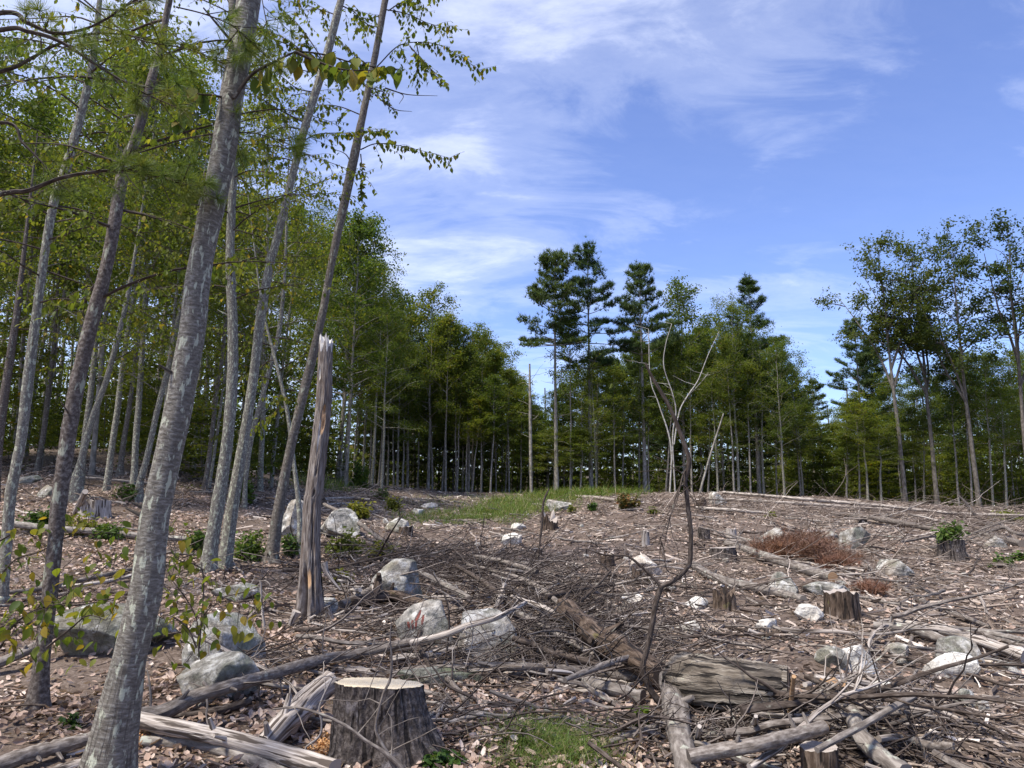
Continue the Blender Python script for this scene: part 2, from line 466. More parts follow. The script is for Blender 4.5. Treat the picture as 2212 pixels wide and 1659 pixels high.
def rock_mat(name, dark, mid, light, lich, white_amt=0.4, lich_amt=.5, warm=0.25):
    m, nt, b = new_mat(name)
    tc = sn(nt, 'TexCoord').outputs['Object']
    r = objrand(nt)
    sh = sn(nt, 'CombineXYZ', X=math_n(nt, 'MULTIPLY', r, 23.0), Y=math_n(nt, 'MULTIPLY', r, 41.0), Z=math_n(nt, 'MULTIPLY', r, 7.0)).outputs[0]
    v = sn(nt, 'VectorMath', {'operation': 'ADD'}, i0=tc, i1=sh).outputs[0]
    n1 = sn(nt, 'TexNoise', Vector=v, Scale=7.0, Detail=9.0, Roughness=0.68).outputs['Fac']
    c = ramp(nt, n1, [(0.38, dark), (0.5, mid), (0.62, light)])
    n2 = sn(nt, 'TexNoise', Vector=v, Scale=3.2, Detail=6.0, Roughness=0.6).outputs['Fac']
    c = mixc(nt, ramp(nt, n2, [(0.60 - .12 * lich_amt, (0, 0, 0)), (0.72 - .1 * lich_amt, (.85, .85, .85))]), c, lich)
    n3 = sn(nt, 'TexNoise', Vector=sn(nt, 'VectorMath', {'operation': 'ADD'}, i0=v, i1=(9.1, 2.2, 4.4)).outputs[0], Scale=5.0, Detail=7.0, Roughness=0.62).outputs['Fac']
    c = mixc(nt, ramp(nt, n3, [(0.62 - .14 * white_amt, (0, 0, 0)), (0.68 - .12 * white_amt, (.9, .9, .9))]), c, (.50, .49, .455))
    n4 = sn(nt, 'TexNoise', Vector=v, Scale=1.7, Detail=3.0).outputs['Fac']
    c = mixc(nt, math_n(nt, 'MULTIPLY', ramp(nt, n4, [(0.5, (0, 0, 0)), (0.68, (1, 1, 1))]), warm), c, (.42, .31, .21))
    sp = sn(nt, 'TexVoronoi', Vector=v, Scale=70.0).outputs['Color']
    c = mixc(nt, 0.35, c, sn(nt, 'HueSaturation', Saturation=0.0, Value=1.0, Color=sp).outputs[0], 'OVERLAY')
    nt.links.new(c, b.inputs['Base Color'])
    bump(nt, b, math_n(nt, 'ADD', n1, math_n(nt, 'MULTIPLY', n3, .5)), 1.0, 0.05)
    return m
M['rock_grey'] = rock_mat('grey_granite', (.09, .085, .073), (.195, .185, .162), (.36, .355, .335), (.15, .16, .12), .05, .8)
M['rock_pale'] = rock_mat('pale_granite', (.085, .085, .078), (.225, .21, .185), (.40, .38, .34), (.12, .122, .09), .5, .85)
M['rock_white'] = rock_mat('white_granite', (.23, .215, .195), (.43, .405, .36), (.62, .595, .545), (.27, .26, .235), .6, .35, .3)
M['rock_dark'] = rock_mat('mossy_granite', (.05, .053, .045), (.115, .118, .10), (.22, .22, .20), (.085, .10, .05), .15, .9, .15)

def leaf_mat(name, stops, trans=0.35, gloss=0.25, rough=.55, objvar=True):
    m, nt, b = new_mat(name)
    c = ramp(nt, attr(nt), stops)
    if objvar:
        r = objrand(nt)
        c = mixc(nt, 0.8, c, mixc(nt, 1.0, c, ramp(nt, r, [(0, (.60, .72, .75)), (.5, (1, 1, 1)), (1, (1.28, 1.18, .8))]), 'MULTIPLY'))
    nt.links.new(c, b.inputs['Base Color'])
    b.inputs['Roughness'].default_value = rough
    b.inputs['Specular IOR Level'].default_value = gloss
    t = sn(nt, 'BsdfTranslucent', Color=mixc(nt, 1.0, c, (1.25, 1.2, .7), 'MULTIPLY'))
    mx = sn(nt, 'MixShader', i0=trans, i1=b.outputs[0], i2=t.outputs[0])
    nt.links.new(mx.outputs[0], nt.nodes['Material Output'].inputs['Surface'])
    return m
M['leaf_beech'] = leaf_mat('beech_leaf', [(0, (.075, .12, .018)), (.45, (.125, .165, .024)), (.75, (.185, .20, .03)), (1, (.26, .19, .03))], .55)
M['leaf_birch'] = leaf_mat('birch_leaf', [(0, (.075, .105, .015)), (.5, (.13, .165, .022)), (.85, (.19, .20, .028)), (1, (.26, .20, .03))], .58)
M['leaf_wood'] = leaf_mat('hardwood_leaf', [(0, (.06, .098, .018)), (.5, (.115, .16, .027)), (.85, (.18, .205, .034)), (1, (.26, .195, .034))], .6)
M['leaf_oak'] = leaf_mat('oak_leaf', [(0, (.045, .072, .018)), (.6, (.08, .11, .026)), (1, (.14, .155, .036))], .5)
M['leaf_under'] = leaf_mat('understory_leaf', [(0, (.06, .085, .013)), (.5, (.11, .14, .018)), (.8, (.17, .19, .028)), (1, (.27, .17, .025))], .55)
M['needle_far'] = leaf_mat('far_pine_needle', [(0, (.038, .068, .026)), (.6, (.075, .115, .04)), (1, (.13, .165, .055))], .42)
M['needle_near'] = leaf_mat('near_pine_needle', [(0, (.07, .115, .024)), (.6, (.13, .18, .034)), (1, (.22, .22, .045))], .4)
M['shrub'] = leaf_mat('shrub_leaf', [(0, (.035, .075, .014)), (.6, (.075, .13, .022)), (1, (.14, .18, .03))], .35)
M['shrub_yellow'] = leaf_mat('yellowing_shrub_leaf', [(0, (.09, .12, .02)), (.6, (.17, .18, .03)), (1, (.26, .22, .035))], .4)
M['shrub_red'] = leaf_mat('russet_shrub_leaf', [(0, (.05, .07, .016)), (.5, (.12, .10, .025)), (1, (.24, .09, .03))], .3)
M['rust_needle'] = leaf_mat('rust_needle', [(0, (.13, .062, .04)), (.6, (.22, .115, .078)), (1, (.32, .19, .135))], .2)
M['grass'] = leaf_mat('grass_blade', [(0, (.06, .11, .02)), (.5, (.105, .165, .03)), (.75, (.165, .195, .042)), (.86, (.30, .25, .13)), (1, (.42, .35, .22))], .35, objvar=False)
M['litter'] = leaf_mat('dead_leaf', [(0, (.075, .046, .033)), (.25, (.19, .132, .10)), (.5, (.36, .258, .203)), (.8, (.52, .41, .34)), (1, (.66, .565, .49))], .12, .15, .8, objvar=False)
def ramp_mat(name, stops, rough=.85):
    m, nt, b = new_mat(name)
    c = ramp(nt, attr(nt), stops)
    tc = sn(nt, 'TexCoord').outputs['Object']
    n = sn(nt, 'TexNoise', Vector=tc, Scale=60.0, Detail=3.0).outputs['Fac']
    c = mixc(nt, .5, c, ramp(nt, n, [(0.3, (.45, .44, .43)), (.7, (1.5, 1.5, 1.5))]), 'MULTIPLY')
    nt.links.new(c, b.inputs['Base Color'])
    return m
M['chips'] = ramp_mat('slash_bits', [(0, (.05, .035, .026)), (.3, (.145, .112, .09)), (.6, (.295, .238, .195)), (.84, (.44, .37, .315)), (1, (.66, .59, .52))])
M['twigs'] = ramp_mat('brush_twigs', [(0, (.045, .034, .028)), (.5, (.095, .075, .064)), (.85, (.19, .163, .145)), (1, (.36, .32, .29))])
M['sawdust'] = ramp_mat('sawdust', [(0, (.40, .20, .08)), (.6, (.58, .33, .15)), (1, (.72, .50, .28))])
M['paint'] = ramp_mat('faded_red_paint', [(0, (.13, .04, .033)), (1, (.20, .07, .055))])

def ground_mat():
    m, nt, b = new_mat('forest_soil')
    tc = sn(nt, 'TexCoord').outputs['Object']
    n1 = sn(nt, 'TexNoise', Vector=tc, Scale=1.1, Detail=10.0, Roughness=0.7).outputs['Fac']
    n2 = sn(nt, 'TexNoise', Vector=tc, Scale=38.0, Detail=6.0, Roughness=0.7).outputs['Fac']
    vo = sn(nt, 'TexVoronoi', Vector=tc, Scale=26.0).outputs['Color']
    g = sn(nt, 'HueSaturation', Saturation=0.0, Value=1.0, Color=vo).outputs[0]
    a = math_n(nt, 'ADD', math_n(nt, 'MULTIPLY', n2, .7), math_n(nt, 'MULTIPLY', g, .3))
    c = ramp(nt, a, [(0.3, (.042, .030, .022)), (0.5, (.10, .073, .056)), (0.66, (.19, .148, .12)), (.8, (.32, .265, .225))])
    c = mixc(nt, ramp(nt, n1, [(0.42, (0, 0, 0)), (.66, (.7, .7, .7))]), c, (.088, .062, .046))
    nt.links.new(c, b.inputs['Base Color'])
    bump(nt, b, a, .9, .03)
    return m
M['ground'] = ground_mat()

# ------------------------------------------------------------------ the ground, one sheet to the horizon
def build_ground():
    az = np.concatenate([np.linspace(-math.pi, -.95, 40, endpoint=False), np.linspace(-.95, .95, 300, endpoint=False), np.linspace(.95, math.pi, 40, endpoint=False)])
    rr = np.concatenate([np.linspace(.3, 3, 10, endpoint=False), np.geomspace(3, 60, 190, endpoint=False), np.geomspace(60, 1200, 34)])
    A, Rr = np.meshgrid(az, rr, indexing='xy')
    x = Rr * np.sin(A); y = Rr * np.cos(A); z = hgt(x, y)
    z = z + .018 * vnoise(x * 7, y * 7, 5) * sstep(30, 12, Rr)
    n, k = A.shape
    i = np.arange(n - 1)[:, None] * k; j = np.arange(k)[None]; j2 = (j + 1) % k
    Q = np.stack([i + j, i + j2, i + k + j2, i + k + j], -1).reshape(-1, 4)
    mb = MB()
    mb.add(np.stack([x, y, z], -1).reshape(-1, 3), quads=Q)
    c = on_ground(0, 0)
    mb.add(np.vstack([np.stack([x[0], y[0], z[0]], -1), c]), tris=[(k, a, (a + 1) % k) for a in range(k)])
    o = mb.build('ground', M['ground'])
    prop(o, 'brown sloping forest floor of the cleared woodlot', None, None, 'structure')
build_ground()
# ------------------------------------------------------------------ foliage shapes
LEAF2 = ([(0, 0, 0), (.5, .33, .07), (1, 0, -.06), (.5, -.33, .07)], [(0, 2, 1), (0, 3, 2)])
LEAF6 = ([(0, 0, 0), (.3, .27, .05), (.62, .25, .06), (1, 0, -.10), (.62, -.25, .06), (.3, -.27, .05), (.5, 0, -.01)],
         [(0, 6, 1), (1, 6, 2), (2, 6, 3), (3, 6, 4), (4, 6, 5), (5, 6, 0)])
def big_leaf():
    xs = np.array([0, .12, .3, .5, .7, .86, 1.0]); w = np.array([.02, .17, .27, .28, .21, .10, 0.0])
    v = []; 
    for x, ww in zip(xs, w):
        z = -.22 * x * x
        v += [(x, ww, z + .05 * ww / .3), (x, 0, z), (x, -ww, z + .05 * ww / .3)]
    q = []
    for i in range(len(xs) - 1):
        a = i * 3; b = a + 3
        q += [(a, a + 1, b + 1, b), (a + 1, a + 2, b + 2, b + 1)]
    return np.array(v), q
BLV, BLQ = big_leaf()

def leaf_rots(n, hang=0.0, g=rng):
    az = g.uniform(0, 2 * np.pi, n); tilt = g.normal(-.25 - hang, .45, n); roll = g.normal(0, .7, n)
    return rots(az, tilt, roll)

def curve_out(start, d, L, n, droop, wob, g):
    """a branch: start point, direction, length"""
    P = [np.array(start, float)]; d = norm(np.array(d, float)); st = L / n
    for i in range(n):
        d = norm(d + g.normal(0, wob, 3) + np.array([0, 0, -droop / n]))
        P.append(P[-1] + d * st)
    return np.array(P)

def hardwood(seed, H=14.0, r0=.12, cs=.45, spread=1.9, nb=26, leaves=6000, lsize=.15, up=.6, clump=0.0, sgm=1.0, wob=.015, forks=0, sub=5, dead=6, profile=None, tleaf=LEAF2):
    """trunk with limbs, and the leaves of the crown, standing at the origin"""
    g = np.random.default_rng(seed)
    n = 16
    P = np.zeros((n, 3)); P[:, 2] = np.linspace(-.3, H * .97, n)
    P[1:, :2] = np.cumsum(g.normal(0, wob * H / n * 3.2, (n - 1, 2)), 0) * np.linspace(.2, 1, n - 1)[:, None]
    P = spline(P, 26); r = r0 * (1 - np.linspace(0, 1, 26) ** 1.15 * .9); r[0] *= 1.35; r[1] *= 1.1
    tb = MB(); tube(tb, P, r, 8, .06, seed)
    tips, cl = [], []
    def limb(S, d, L, rad, gen):
        B = curve_out(S, d, L, 6, .15 if gen == 0 else .3, .14, g)
        tube(tb, B, np.linspace(rad, rad * .25, len(B)), 5 if rad > .02 else 3, cap=False)
        for k in range(sub if gen == 0 else 0):
            i = g.uniform(1.8, 6); Q = B[int(i)] if int(i) >= 6 else B[int(i)] * (1 - i % 1) + B[int(i) + 1] * (i % 1)
            dd = norm(norm(d) * .6 + g.normal(0, .65, 3) + [0, 0, .15])
            limb(Q, dd, L * g.uniform(.28, .5), rad * .4, 1)
        if gen == 1 or sub == 0:
            for j in range(2, 7): cl.append(B[j])
        else:
            for j in range(4, 7): cl.append(B[j])
    for k in range(nb):
        t = cs + (1 - cs) * ((k + g.uniform(0, .9)) / nb)
        i = t * 25; S = P[int(i)] * (1 - i % 1) + P[min(int(i) + 1, 25)] * (i % 1)
        az = k * 2.4 + g.uniform(-.5, .5)
        s = (t - cs) / (1 - cs)
        pr = (.55 + .6 * math.sin(math.pi * min(s * .8 + .22, 1))) if profile is None else profile(s)
        L = spread * pr * g.uniform(.65, 1.2)
        e = up + .5 * s + g.normal(0, .15)
        d = np.array([math.cos(az) * math.cos(e), math.sin(az) * math.cos(e), math.sin(e)])
        limb(S, d, L, max(.012, r0 * .3 * (1 - .6 * s)), 0)
    for k in range(forks):
        t = cs * g.uniform(.75, 1.0); i = t * 25; S = P[int(i)]
        az = g.uniform(0, 6.28); d = np.array([math.cos(az) * .38, math.sin(az) * .38, 1.0])
        L = H * (1 - t) * g.uniform(.75, .95)
        B = curve_out(S, d, L, 8, -.05, .07, g); tube(tb, B, np.linspace(r0 * .6, r0 * .1, len(B)), 6, cap=False)
        for q in range(10):
            i2 = g.uniform(2.5, 8); Q = B[min(int(i2), 8)]
            az2 = g.uniform(0, 6.28); dd = np.array([math.cos(az2), math.sin(az2), .5]); limb(Q, dd, spread * g.uniform(.4, .8), r0 * .18, 0)
    for k in range(dead):
        t = g.uniform(.15, cs + .1); S = P[int(t * 25)]; az = g.uniform(0, 6.28)
        B = curve_out(S, [math.cos(az), math.sin(az), .25], g.uniform(.4, 1.5), 5, .4, .2, g); tube(tb, B, np.linspace(.014, .004, 6), 3, cap=False)
    cl = np.array(cl)
    lb = MB()
    if clump:
        cl = cl[g.random(len(cl)) > clump]
    c = cl[g.integers(0, len(cl), leaves)]
    sg = (.16 + .10 * spread / 2) * sgm
    w = g.normal(0, 1, (leaves, 3)); 
    pos = c + w * np.array([sg, sg, sg * .62])
    tone = np.clip(.45 + .22 * g.normal(0, 1, leaves) + .18 * (vnoise(pos[:, 0] * 1.1, pos[:, 2] * 1.1 + pos[:, 1], seed)), 0, 1)
    scatter(lb, *tleaf, pos, leaf_rots(leaves, .1, g), lsize * g.uniform(.65, 1.25, leaves), tone)
    return tb, lb

def tuft_template(n=8, wid=.09, g=rng):
    v, t = [], []
    for i in range(n):
        az = i * 2.4; e = g.uniform(.05, 1.25)
        d = np.array([math.cos(az) * math.cos(e), math.sin(az) * math.cos(e), math.sin(e)]) * g.uniform(.75, 1)
        s = norm(np.cross(d, [.3, .2, .9])) * wid
        k = len(v); v += [s * .7, -s * .7, d]; t.append((k, k + 1, k + 2))
    return np.array(v), np.array(t)

def pine(seed, H=16.0, r0=.17, cs=.5, spread=2.4, whorls=13, lean=0.0, tsize=.34, dens=1.0, ragged=.35):
    g = np.random.default_rng(seed)
    n = 20
    P = np.zeros((n, 3)); P[:, 2] = np.linspace(-.3, H, n); P[:, 0] += np.sin(np.linspace(0, 3, n)) * .08 * g.normal()
    r = r0 * (1 - np.linspace(0, 1, n) * .93); r[0] *= 1.3
    tb = MB(); tube(tb, P, r, 8, .05, seed)
    pos, tone = [], []
    for k in range(whorls):
        s = (k + g.uniform(0, .6)) / whorls
        z = H * (cs + (1 - cs) * s ** .92)
        pr = (1 - s) ** .55 * (.6 + .4 * min(1, s * 4 + .3)) + .12
        nbr = g.integers(4, 7)
        for b in range(nbr):
            if g.random() < ragged * (1 - s) * .8: continue
            az = b / nbr * 6.28 + g.uniform(-.4, .4) + k
            L = spread * pr * g.uniform(.6, 1.25)
            e = -.05 + .75 * s + g.normal(0, .12)
            S = np.array([P[0, 0], 0, z])
            B = curve_out(S, [math.cos(az) * math.cos(e), math.sin(az) * math.cos(e), math.sin(e)], L, 6, -.28, .06, g)
            tube(tb, B, np.linspace(max(.012, .035 * (1 - s) + .008), .006, 7), 4, cap=False)
            m = int(L * 30 * dens) + 6
            f = g.uniform(.38, 1.02, m) ** .8
            base = np.array([np.interp(f * 6, np.arange(7), B[:, c]) for c in range(3)]).T
            side = norm(np.cross(B[-1] - B[0], [0, 0, 1]))
            wd = (.30 + .14 * L) * (1 - .55 * f)
            pos.append(base + side * (g.normal(0, 1, m) * wd)[:, None] + np.array([0, 0, 1]) * np.abs(g.normal(.06, .09, m))[:, None])
            tone.append(np.clip(g.normal(.45, .2, m) + .1 * (f - .6), 0, 1))
    m = 60
    pos.append(np.array([P[0, 0], 0, H - .1]) + g.normal(0, 1, (m, 3)) * [.14, .14, .35]); tone.append(np.clip(g.normal(.55, .2, m), 0, 1))
    for k in range(22):
        z = H * g.uniform(.16, cs); az = g.uniform(0, 6.28); L = g.uniform(.5, 1.7)
        B = curve_out([P[0, 0], 0, z], [math.cos(az), math.sin(az), .1], L, 5, .3, .12, g); tube(tb, B, np.linspace(.015, .004, 6), 3, cap=False)
    pos = np.concatenate(pos); tone = np.concatenate(tone); N = len(pos)
    tv, tt = tuft_template(8, .09, g)
    lb = MB()
    scatter(lb, tv, tt, pos, rots(g.uniform(0, 6.28, N), g.normal(0, .35, N), g.normal(0, .35, N)), tsize * g.uniform(.7, 1.25, N), tone)
    return tb, lb

def sapling(seed, H=4.0, leaves=1500, lsize=.13, layers=9, spread=1.3):
    """slim understory stem with flat layers of leaves from near the ground"""
    g = np.random.default_rng(seed)
    P = np.zeros((8, 3)); P[:, 2] = np.linspace(-.15, H, 8); P[1:, :2] = np.cumsum(g.normal(0, .05, (7, 2)), 0)
    tb = MB(); tube(tb, P, np.linspace(.022, .005, 8), 5)
    cl = []
    for k in range(layers * 3):
        t = .1 + .88 * (k + g.random()) / (layers * 3)
        i = t * 7; S = P[int(i)]
        az = k * 2.4; L = spread * (1.05 - .7 * t) * g.uniform(.6, 1.2)
        B = curve_out(S, [math.cos(az), math.sin(az), .35], L, 5, .35, .1, g)
        tube(tb, B, np.linspace(.009, .003, 6), 3, cap=False)
        for j in range(1, 6): cl.append(B[j])
    cl = np.array(cl); c = cl[g.integers(0, len(cl), leaves)]
    pos = c + g.normal(0, 1, (leaves, 3)) * [.17, .17, .11]
    tone = np.clip(g.normal(.42, .2, leaves), 0, 1)
    lb = MB(); scatter(lb, *LEAF2, pos, leaf_rots(leaves, 0, g), lsize * g.uniform(.6, 1.2, leaves), tone)
    return tb, lb

# ------------------------------------------------------------------ the wood behind the clearing
class Kind:
    def __init__(self, name, tb, lb, bark, leafm, H, r0, part='crown'):
        self.tm = tb.mesh(name + '_trunk', M[bark]); self.lm = lb.mesh(name + '_crown', M[leafm], smooth=False)
        self.H, self.r0 = H, r0
KIN = {'slim': [], 'near': [], 'maple': [], 'oak': [], 'pine': [], 'sapling': [], 'dark': []}
for s in range(4):
    KIN['slim'].append(Kind('slim', *hardwood(100 + s, 14, .085, [.5, .58, .44, .54][s], 1.75, 24, 5200, .14, .75, clump=.3, sgm=.85), 'far_bark', 'leaf_wood', 14, .10))
for s in range(4):
    KIN['near'].append(Kind('near', *hardwood(200 + s, 15, .10, [.34, .45, .28, .52][s], 2.4, 30, 9600, .105, .45, clump=.38, sgm=.8), 'pale_bark', 'leaf_wood', 15, .12))
for s in range(3):
    KIN['maple'].append(Kind('maple', *hardwood(300 + s, 13, .10, .34, 2.4, 32, 8500, .145, .5, clump=.35, sgm=.75), 'far_bark', 'leaf_wood', 13, .12))
for s in range(3):
    KIN['oak'].append(Kind('oak', *hardwood(400 + s, 16, .135, .56, 2.9, 14, 9000, .165, .65, clump=.45, sgm=.62, forks=3, dead=10), 'bough_bark', 'leaf_oak', 16, .16))
for s in range(4):
    KIN['pine'].append(Kind('pine', *pine(500 + s, 16, .17, [.60, .48, .55, .42][s], [2.7, 2.5, 2.6, 2.3][s], 12), 'far_bark', 'needle_far', 16, .17))
for s in range(2):
    KIN['dark'].append(Kind('dark', *pine(560 + s, 13, .12, .18, 2.0, 20, ragged=.2, tsize=.32), 'far_dark_bark', 'needle_far', 13, .12))
for s in range(6):
    KIN['sapling'].append(Kind('sapling', *sapling(600 + s, 4.0 + .3 * s, 1500), 'far_dark_bark', 'leaf_under', 4.0 + .3 * s, .02))

def place_tree(kind, var, base, H, name, label, group=None, wr=None, rz=None, lean=(0, 0), cat='tree', barkmesh=None):
    k = KIN[kind][var % len(KIN[kind])]
    s = H / k.H
    root = thing(name, label, cat, tuple(base), group)
    a = max(.75, min(1.25, s ** .6)) if s < 1.3 else s ** .8
    root.rotation_euler = (lean[1], lean[0], random.uniform(0, 6.28) if rz is None else rz)
    root.rotation_mode = 'ZYX'
    t = link('trunk', k.tm, root); c = link('crown', k.lm, root)
    c.scale = (a, a, s)
    t.scale = (a, a, s)
    return root

def top_height(base, top_py):
    """metres from the base up to this row of the photograph, straight over the base"""
    Y = base[1]
    # z where the projected row is top_py
    e = (CY - top_py) / F
    # row e = (dz*cos - Y*sin)/(Y*cos + dz*sin)
    dz = Y * (e * math.cos(PITCH) + math.sin(PITCH)) / (math.cos(PITCH) - e * math.sin(PITCH))
    return EYE + dz - base[2]

def edge_tree(kind, var, px, Y, top_py, label, name=None, group=None, lean=(0, 0)):
    d = ray(px, 1065); x = d[0] / d[1] * Y
    b = on_ground(x, Y)
    return place_tree(kind, var, b, top_height(b, top_py), name or {'pine': 'pine_tree', 'dark': 'pine_tree', 'oak': 'oak_tree'}.get(kind, 'hardwood_tree'), label, group, lean=lean)

# the trees at the far edge that the photograph lets one single out
edge_tree('pine', 0, 1203, 47, 558, 'tall white pine with bare lower trunk and ragged crown, first left of the pine pair')
edge_tree('pine', 1, 1277, 48, 542, 'tallest dark white pine of the far edge, second of the pine pair')
edge_tree('pine', 2, 1394, 49, 588, 'white pine with flat topped crown behind the white birch clump')
edge_tree('pine', 3, 1640, 50, 612, 'pointed dark pine rising over hardwoods right of the white birch clump')
edge_tree('pine', 1, 1872, 52, 700, 'dense pine standing left of the tall gappy oaks at the right')
edge_tree('dark', 0, 1900, 55, 742, 'smaller dark pine tucked behind the tall oaks at the right')
edge_tree('oak', 0, 1955, 44, 520, 'tall oak with high spreading gappy crown, first of the right hand oaks', lean=(-.03, 0))
edge_tree('oak', 1, 2022, 45, 530, 'tall oak with dense dark crown, middle one of the right hand oaks')
edge_tree('oak', 2, 2112, 43, 512, 'tall forked oak with pale lower trunk near the right edge of the clearing')
edge_tree('oak', 0, 2225, 41, 478, 'curving oak at the far right edge with sparse high crown', lean=(.02, 0))
edge_tree('maple', 0, 880, 50, 650, 'leafy hardwood forming the highest hump of the central treeline')
edge_tree('maple', 1, 925, 49, 640, 'pale straight trunk hardwood with a low fork in front of the central wood')
edge_tree('slim', 1, 962, 48, 688, 'pale slim unforked trunk just right of the forked one in the central wood')
edge_tree('slim', 2, 985, 49, 700, 'slim hardwood with trunk leaning right in the central wood')
edge_tree('maple', 2, 1012, 50, 715, 'grey hardwood in the close trio at the middle of the central wood')
edge_tree('maple', 0, 1040, 52, 722, 'bushy hardwood crown at the right shoulder of the central wood')
edge_tree('maple', 1, 1085, 55, 762, 'rounded hardwood crown ending the central wood before the sky gap')
edge_tree('slim', 0, 1100, 50, 800, 'thin hardwood at the dark gap left of the pines')
edge_tree('slim', 3, 1232, 47, 700, 'slender pale forked hardwood between the two tall pines')
edge_tree('slim', 2, 1328, 47, 800, 'thin straight sapling trunk right of the tallest pine')
edge_tree('maple', 2, 1480, 50, 620, 'broad yellow green hardwood crown over the white birch clump')
edge_tree('near', 1, 1596, 47, 650, 'pale slim hardwood standing right of the leaning bare pole')
edge_tree('maple', 0, 1565, 52, 690, 'mid green hardwood filling the gap right of the birch clump')
edge_tree('near', 2, 1694, 46, 735, 'hardwood with bent pale trunk at the crest above the fallen poles')
edge_tree('maple', 1, 1730, 50, 800, 'round topped hardwood at the left side of the right hand sky gap')
edge_tree('near', 0, 1650, 48, 720, 'slim trunk left of the bent pale one above the fallen poles')

# a dead pole tree and the leaning bare pole and the white birch clump
def bare_tree(name, label, cat, stems, Y, barkm, wtop=.4, twigs=0, seed=0):
    base = None; mbs = []
    g = np.random.default_rng(seed)
    for i, pts in enumerate(stems):
        W = np.array([np.append(at_y(p[0], p[1], Y + (p[3] if len(p) > 3 else 0)), p[2] * .5 / F * Y) for p in pts])
        if i == 0:
            b = on_ground(W[0, 0], W[0, 1]); base = b
            W[0, 2] = b[2] - .1
        S = spline(W, 6 * len(W))
        mb = MB(); tube(mb, S[:, :3], S[:, 3], 8, .06, seed + i)
        for k in range(twigs):
            j = g.integers(len(S) // 3, len(S)); az = g.uniform(0, 6.28)
            B = curve_out(S[j, :3], [math.cos(az), math.sin(az), .3], g.uniform(.5, 1.8), 5, .1, .15, g)
            tube(mb, B, np.linspace(.016, .005, 6), 3, cap=False)
        mbs.append(mb)
    root = thing(name, label, cat, tuple(base))
    for i, mb in enumerate(mbs):
        mb.build('trunk' if i == 0 else 'stem', M[barkm], root, base)
    return root
bare_tree('dead_tree', 'thin dead standing pole with few twigs, left of the tall pines', 'dead tree',
          [[(1148, 1075, 7), (1146, 950, 7), (1145, 860, 6), (1144, 786, 4)]], 47, 'far_bark', twigs=18, seed=3)
bt = bare_tree('birch_tree', 'white paper birch clump with three spreading stems at the far edge', 'tree',
          [[(1447, 1070, 3.5), (1449, 961, 3.2), (1423, 873, 2.5), (1405, 818, 2.1), (1401, 711, 1.4)],
           [(1459, 1072, 3.7), (1453, 947, 3.2), (1460, 891, 2.8), (1453, 851, 2.5), (1434, 792, 2.3), (1438, 744, 1.9), (1451, 700, 1.4)],
           [(1456, 960, 3.2), (1467, 891, 2.8), (1486, 854, 2.5), (1508, 821, 2.3), (1530, 766, 1.6), (1554, 715, 1.2)],
           [(1486, 854, 1.6), (1505, 836, 1.4), (1523, 815, 1.2), (1530, 805, 0.9)]], 45, 'white_bark', twigs=5, seed=4)
bare_tree('leaning_pole', 'bare pale dead pole leaning right beside the white birch clump', 'dead tree',
          [[(1511, 1074, 5), (1534, 984, 4), (1563, 893, 3)]], 45, 'far_bark', seed=5)

# the rest of the wood, by stretch of the edge
TOPX = [-500, 500, 650, 700, 740, 790, 835, 870, 905, 960, 1040, 1100, 1150, 1180, 1300, 1390, 1480, 1520, 1640, 1700, 1750, 1790, 1840, 1870, 1950, 2050, 2212, 2600]
TOPY = [120, 350, 390, 440, 470, 570, 660, 700, 650, 690, 725, 775, 850, 840, 740, 710, 670, 710, 710, 740, 800, 870, 870, 820, 800, 770, 760, 700]
ZONES = [(-9999, 'beyond the left border'), (20, 'seen right of the lichened edge tree'), (110, 'seen just left of the brown tree'), (200, 'seen right of the brown tree'), (300, 'seen left of the largest trunk'),
         (400, 'seen right of the largest trunk'), (500, 'seen between the leaning trees'), (620, 'seen left of the snag'), (710, 'seen right of the snag'), (790, 'left of the central wood'),
         (850, 'under the highest central hump'), (930, 'at the pale forked trunk'), (1000, 'at the close grey trio'), (1060, 'at the dark gap'), (1120, 'by the dead pole'), (1180, 'by the first tall pine'),
         (1240, 'by the tallest pine'), (1300, 'right of the tallest pine'), (1370, 'by the flat topped pine'), (1430, 'behind the birch clump'), (1500, 'by the leaning pole'), (1570, 'over the fallen white poles'),
         (1640, 'by the bent pale trunk'), (1710, 'at the right hand sky gap'), (1800, 'left of the dense right pine'), (1880, 'beside the dense right pine'), (1940, 'by the first tall oak'), (2000, 'by the middle oak'),
         (2070, 'by the forked oak'), (2150, 'near the right border'), (2212, 'beyond the right border')]
def zone(px):
    return [z for z in ZONES if z[0] <= px][-1][1]
def fill(n, px0, px1, y0, y1, kinds, group, labels, extra=(0, 130), near=None, cap=22):
    for i in range(n):
        px = px0 + (px1 - px0) * ((i * .618034 + .13) % 1.0)
        Y = y0 + (y1 - y0) * ((i * .754877 + .31) % 1.0) ** 1.3
        d = ray(px, 1065); b = on_ground(d[0] / d[1] * Y, Y)
        ty = np.interp(px, TOPX, TOPY) + random.uniform(*extra)
        H = min(top_height(b, ty), cap)
        if H < 3: continue
        k = kinds[i % len(kinds)]
        place_tree(k, random.randrange(4), b, H, {'pine': 'pine_tree', 'dark': 'pine_tree', 'oak': 'oak_tree'}.get(k, 'hardwood_tree'),
                   (lambda q: q + ', ' + zone(px))(labels['pine' if k in ('pine', 'dark') else 'hardwood']), group + (' pines' if k in ('pine', 'dark') else ' hardwoods'),
                   lean=(random.gauss(.02, .03), random.gauss(0, .02)))
fill(30, -420, 600, 20, 36, ['near', 'near', 'slim', 'near', 'slim', 'near'], 'left wood',
     {'hardwood': 'nearer hardwood of the left wood', 'pine': 'nearer dark pine of the left wood'}, (-240, 140), cap=20)
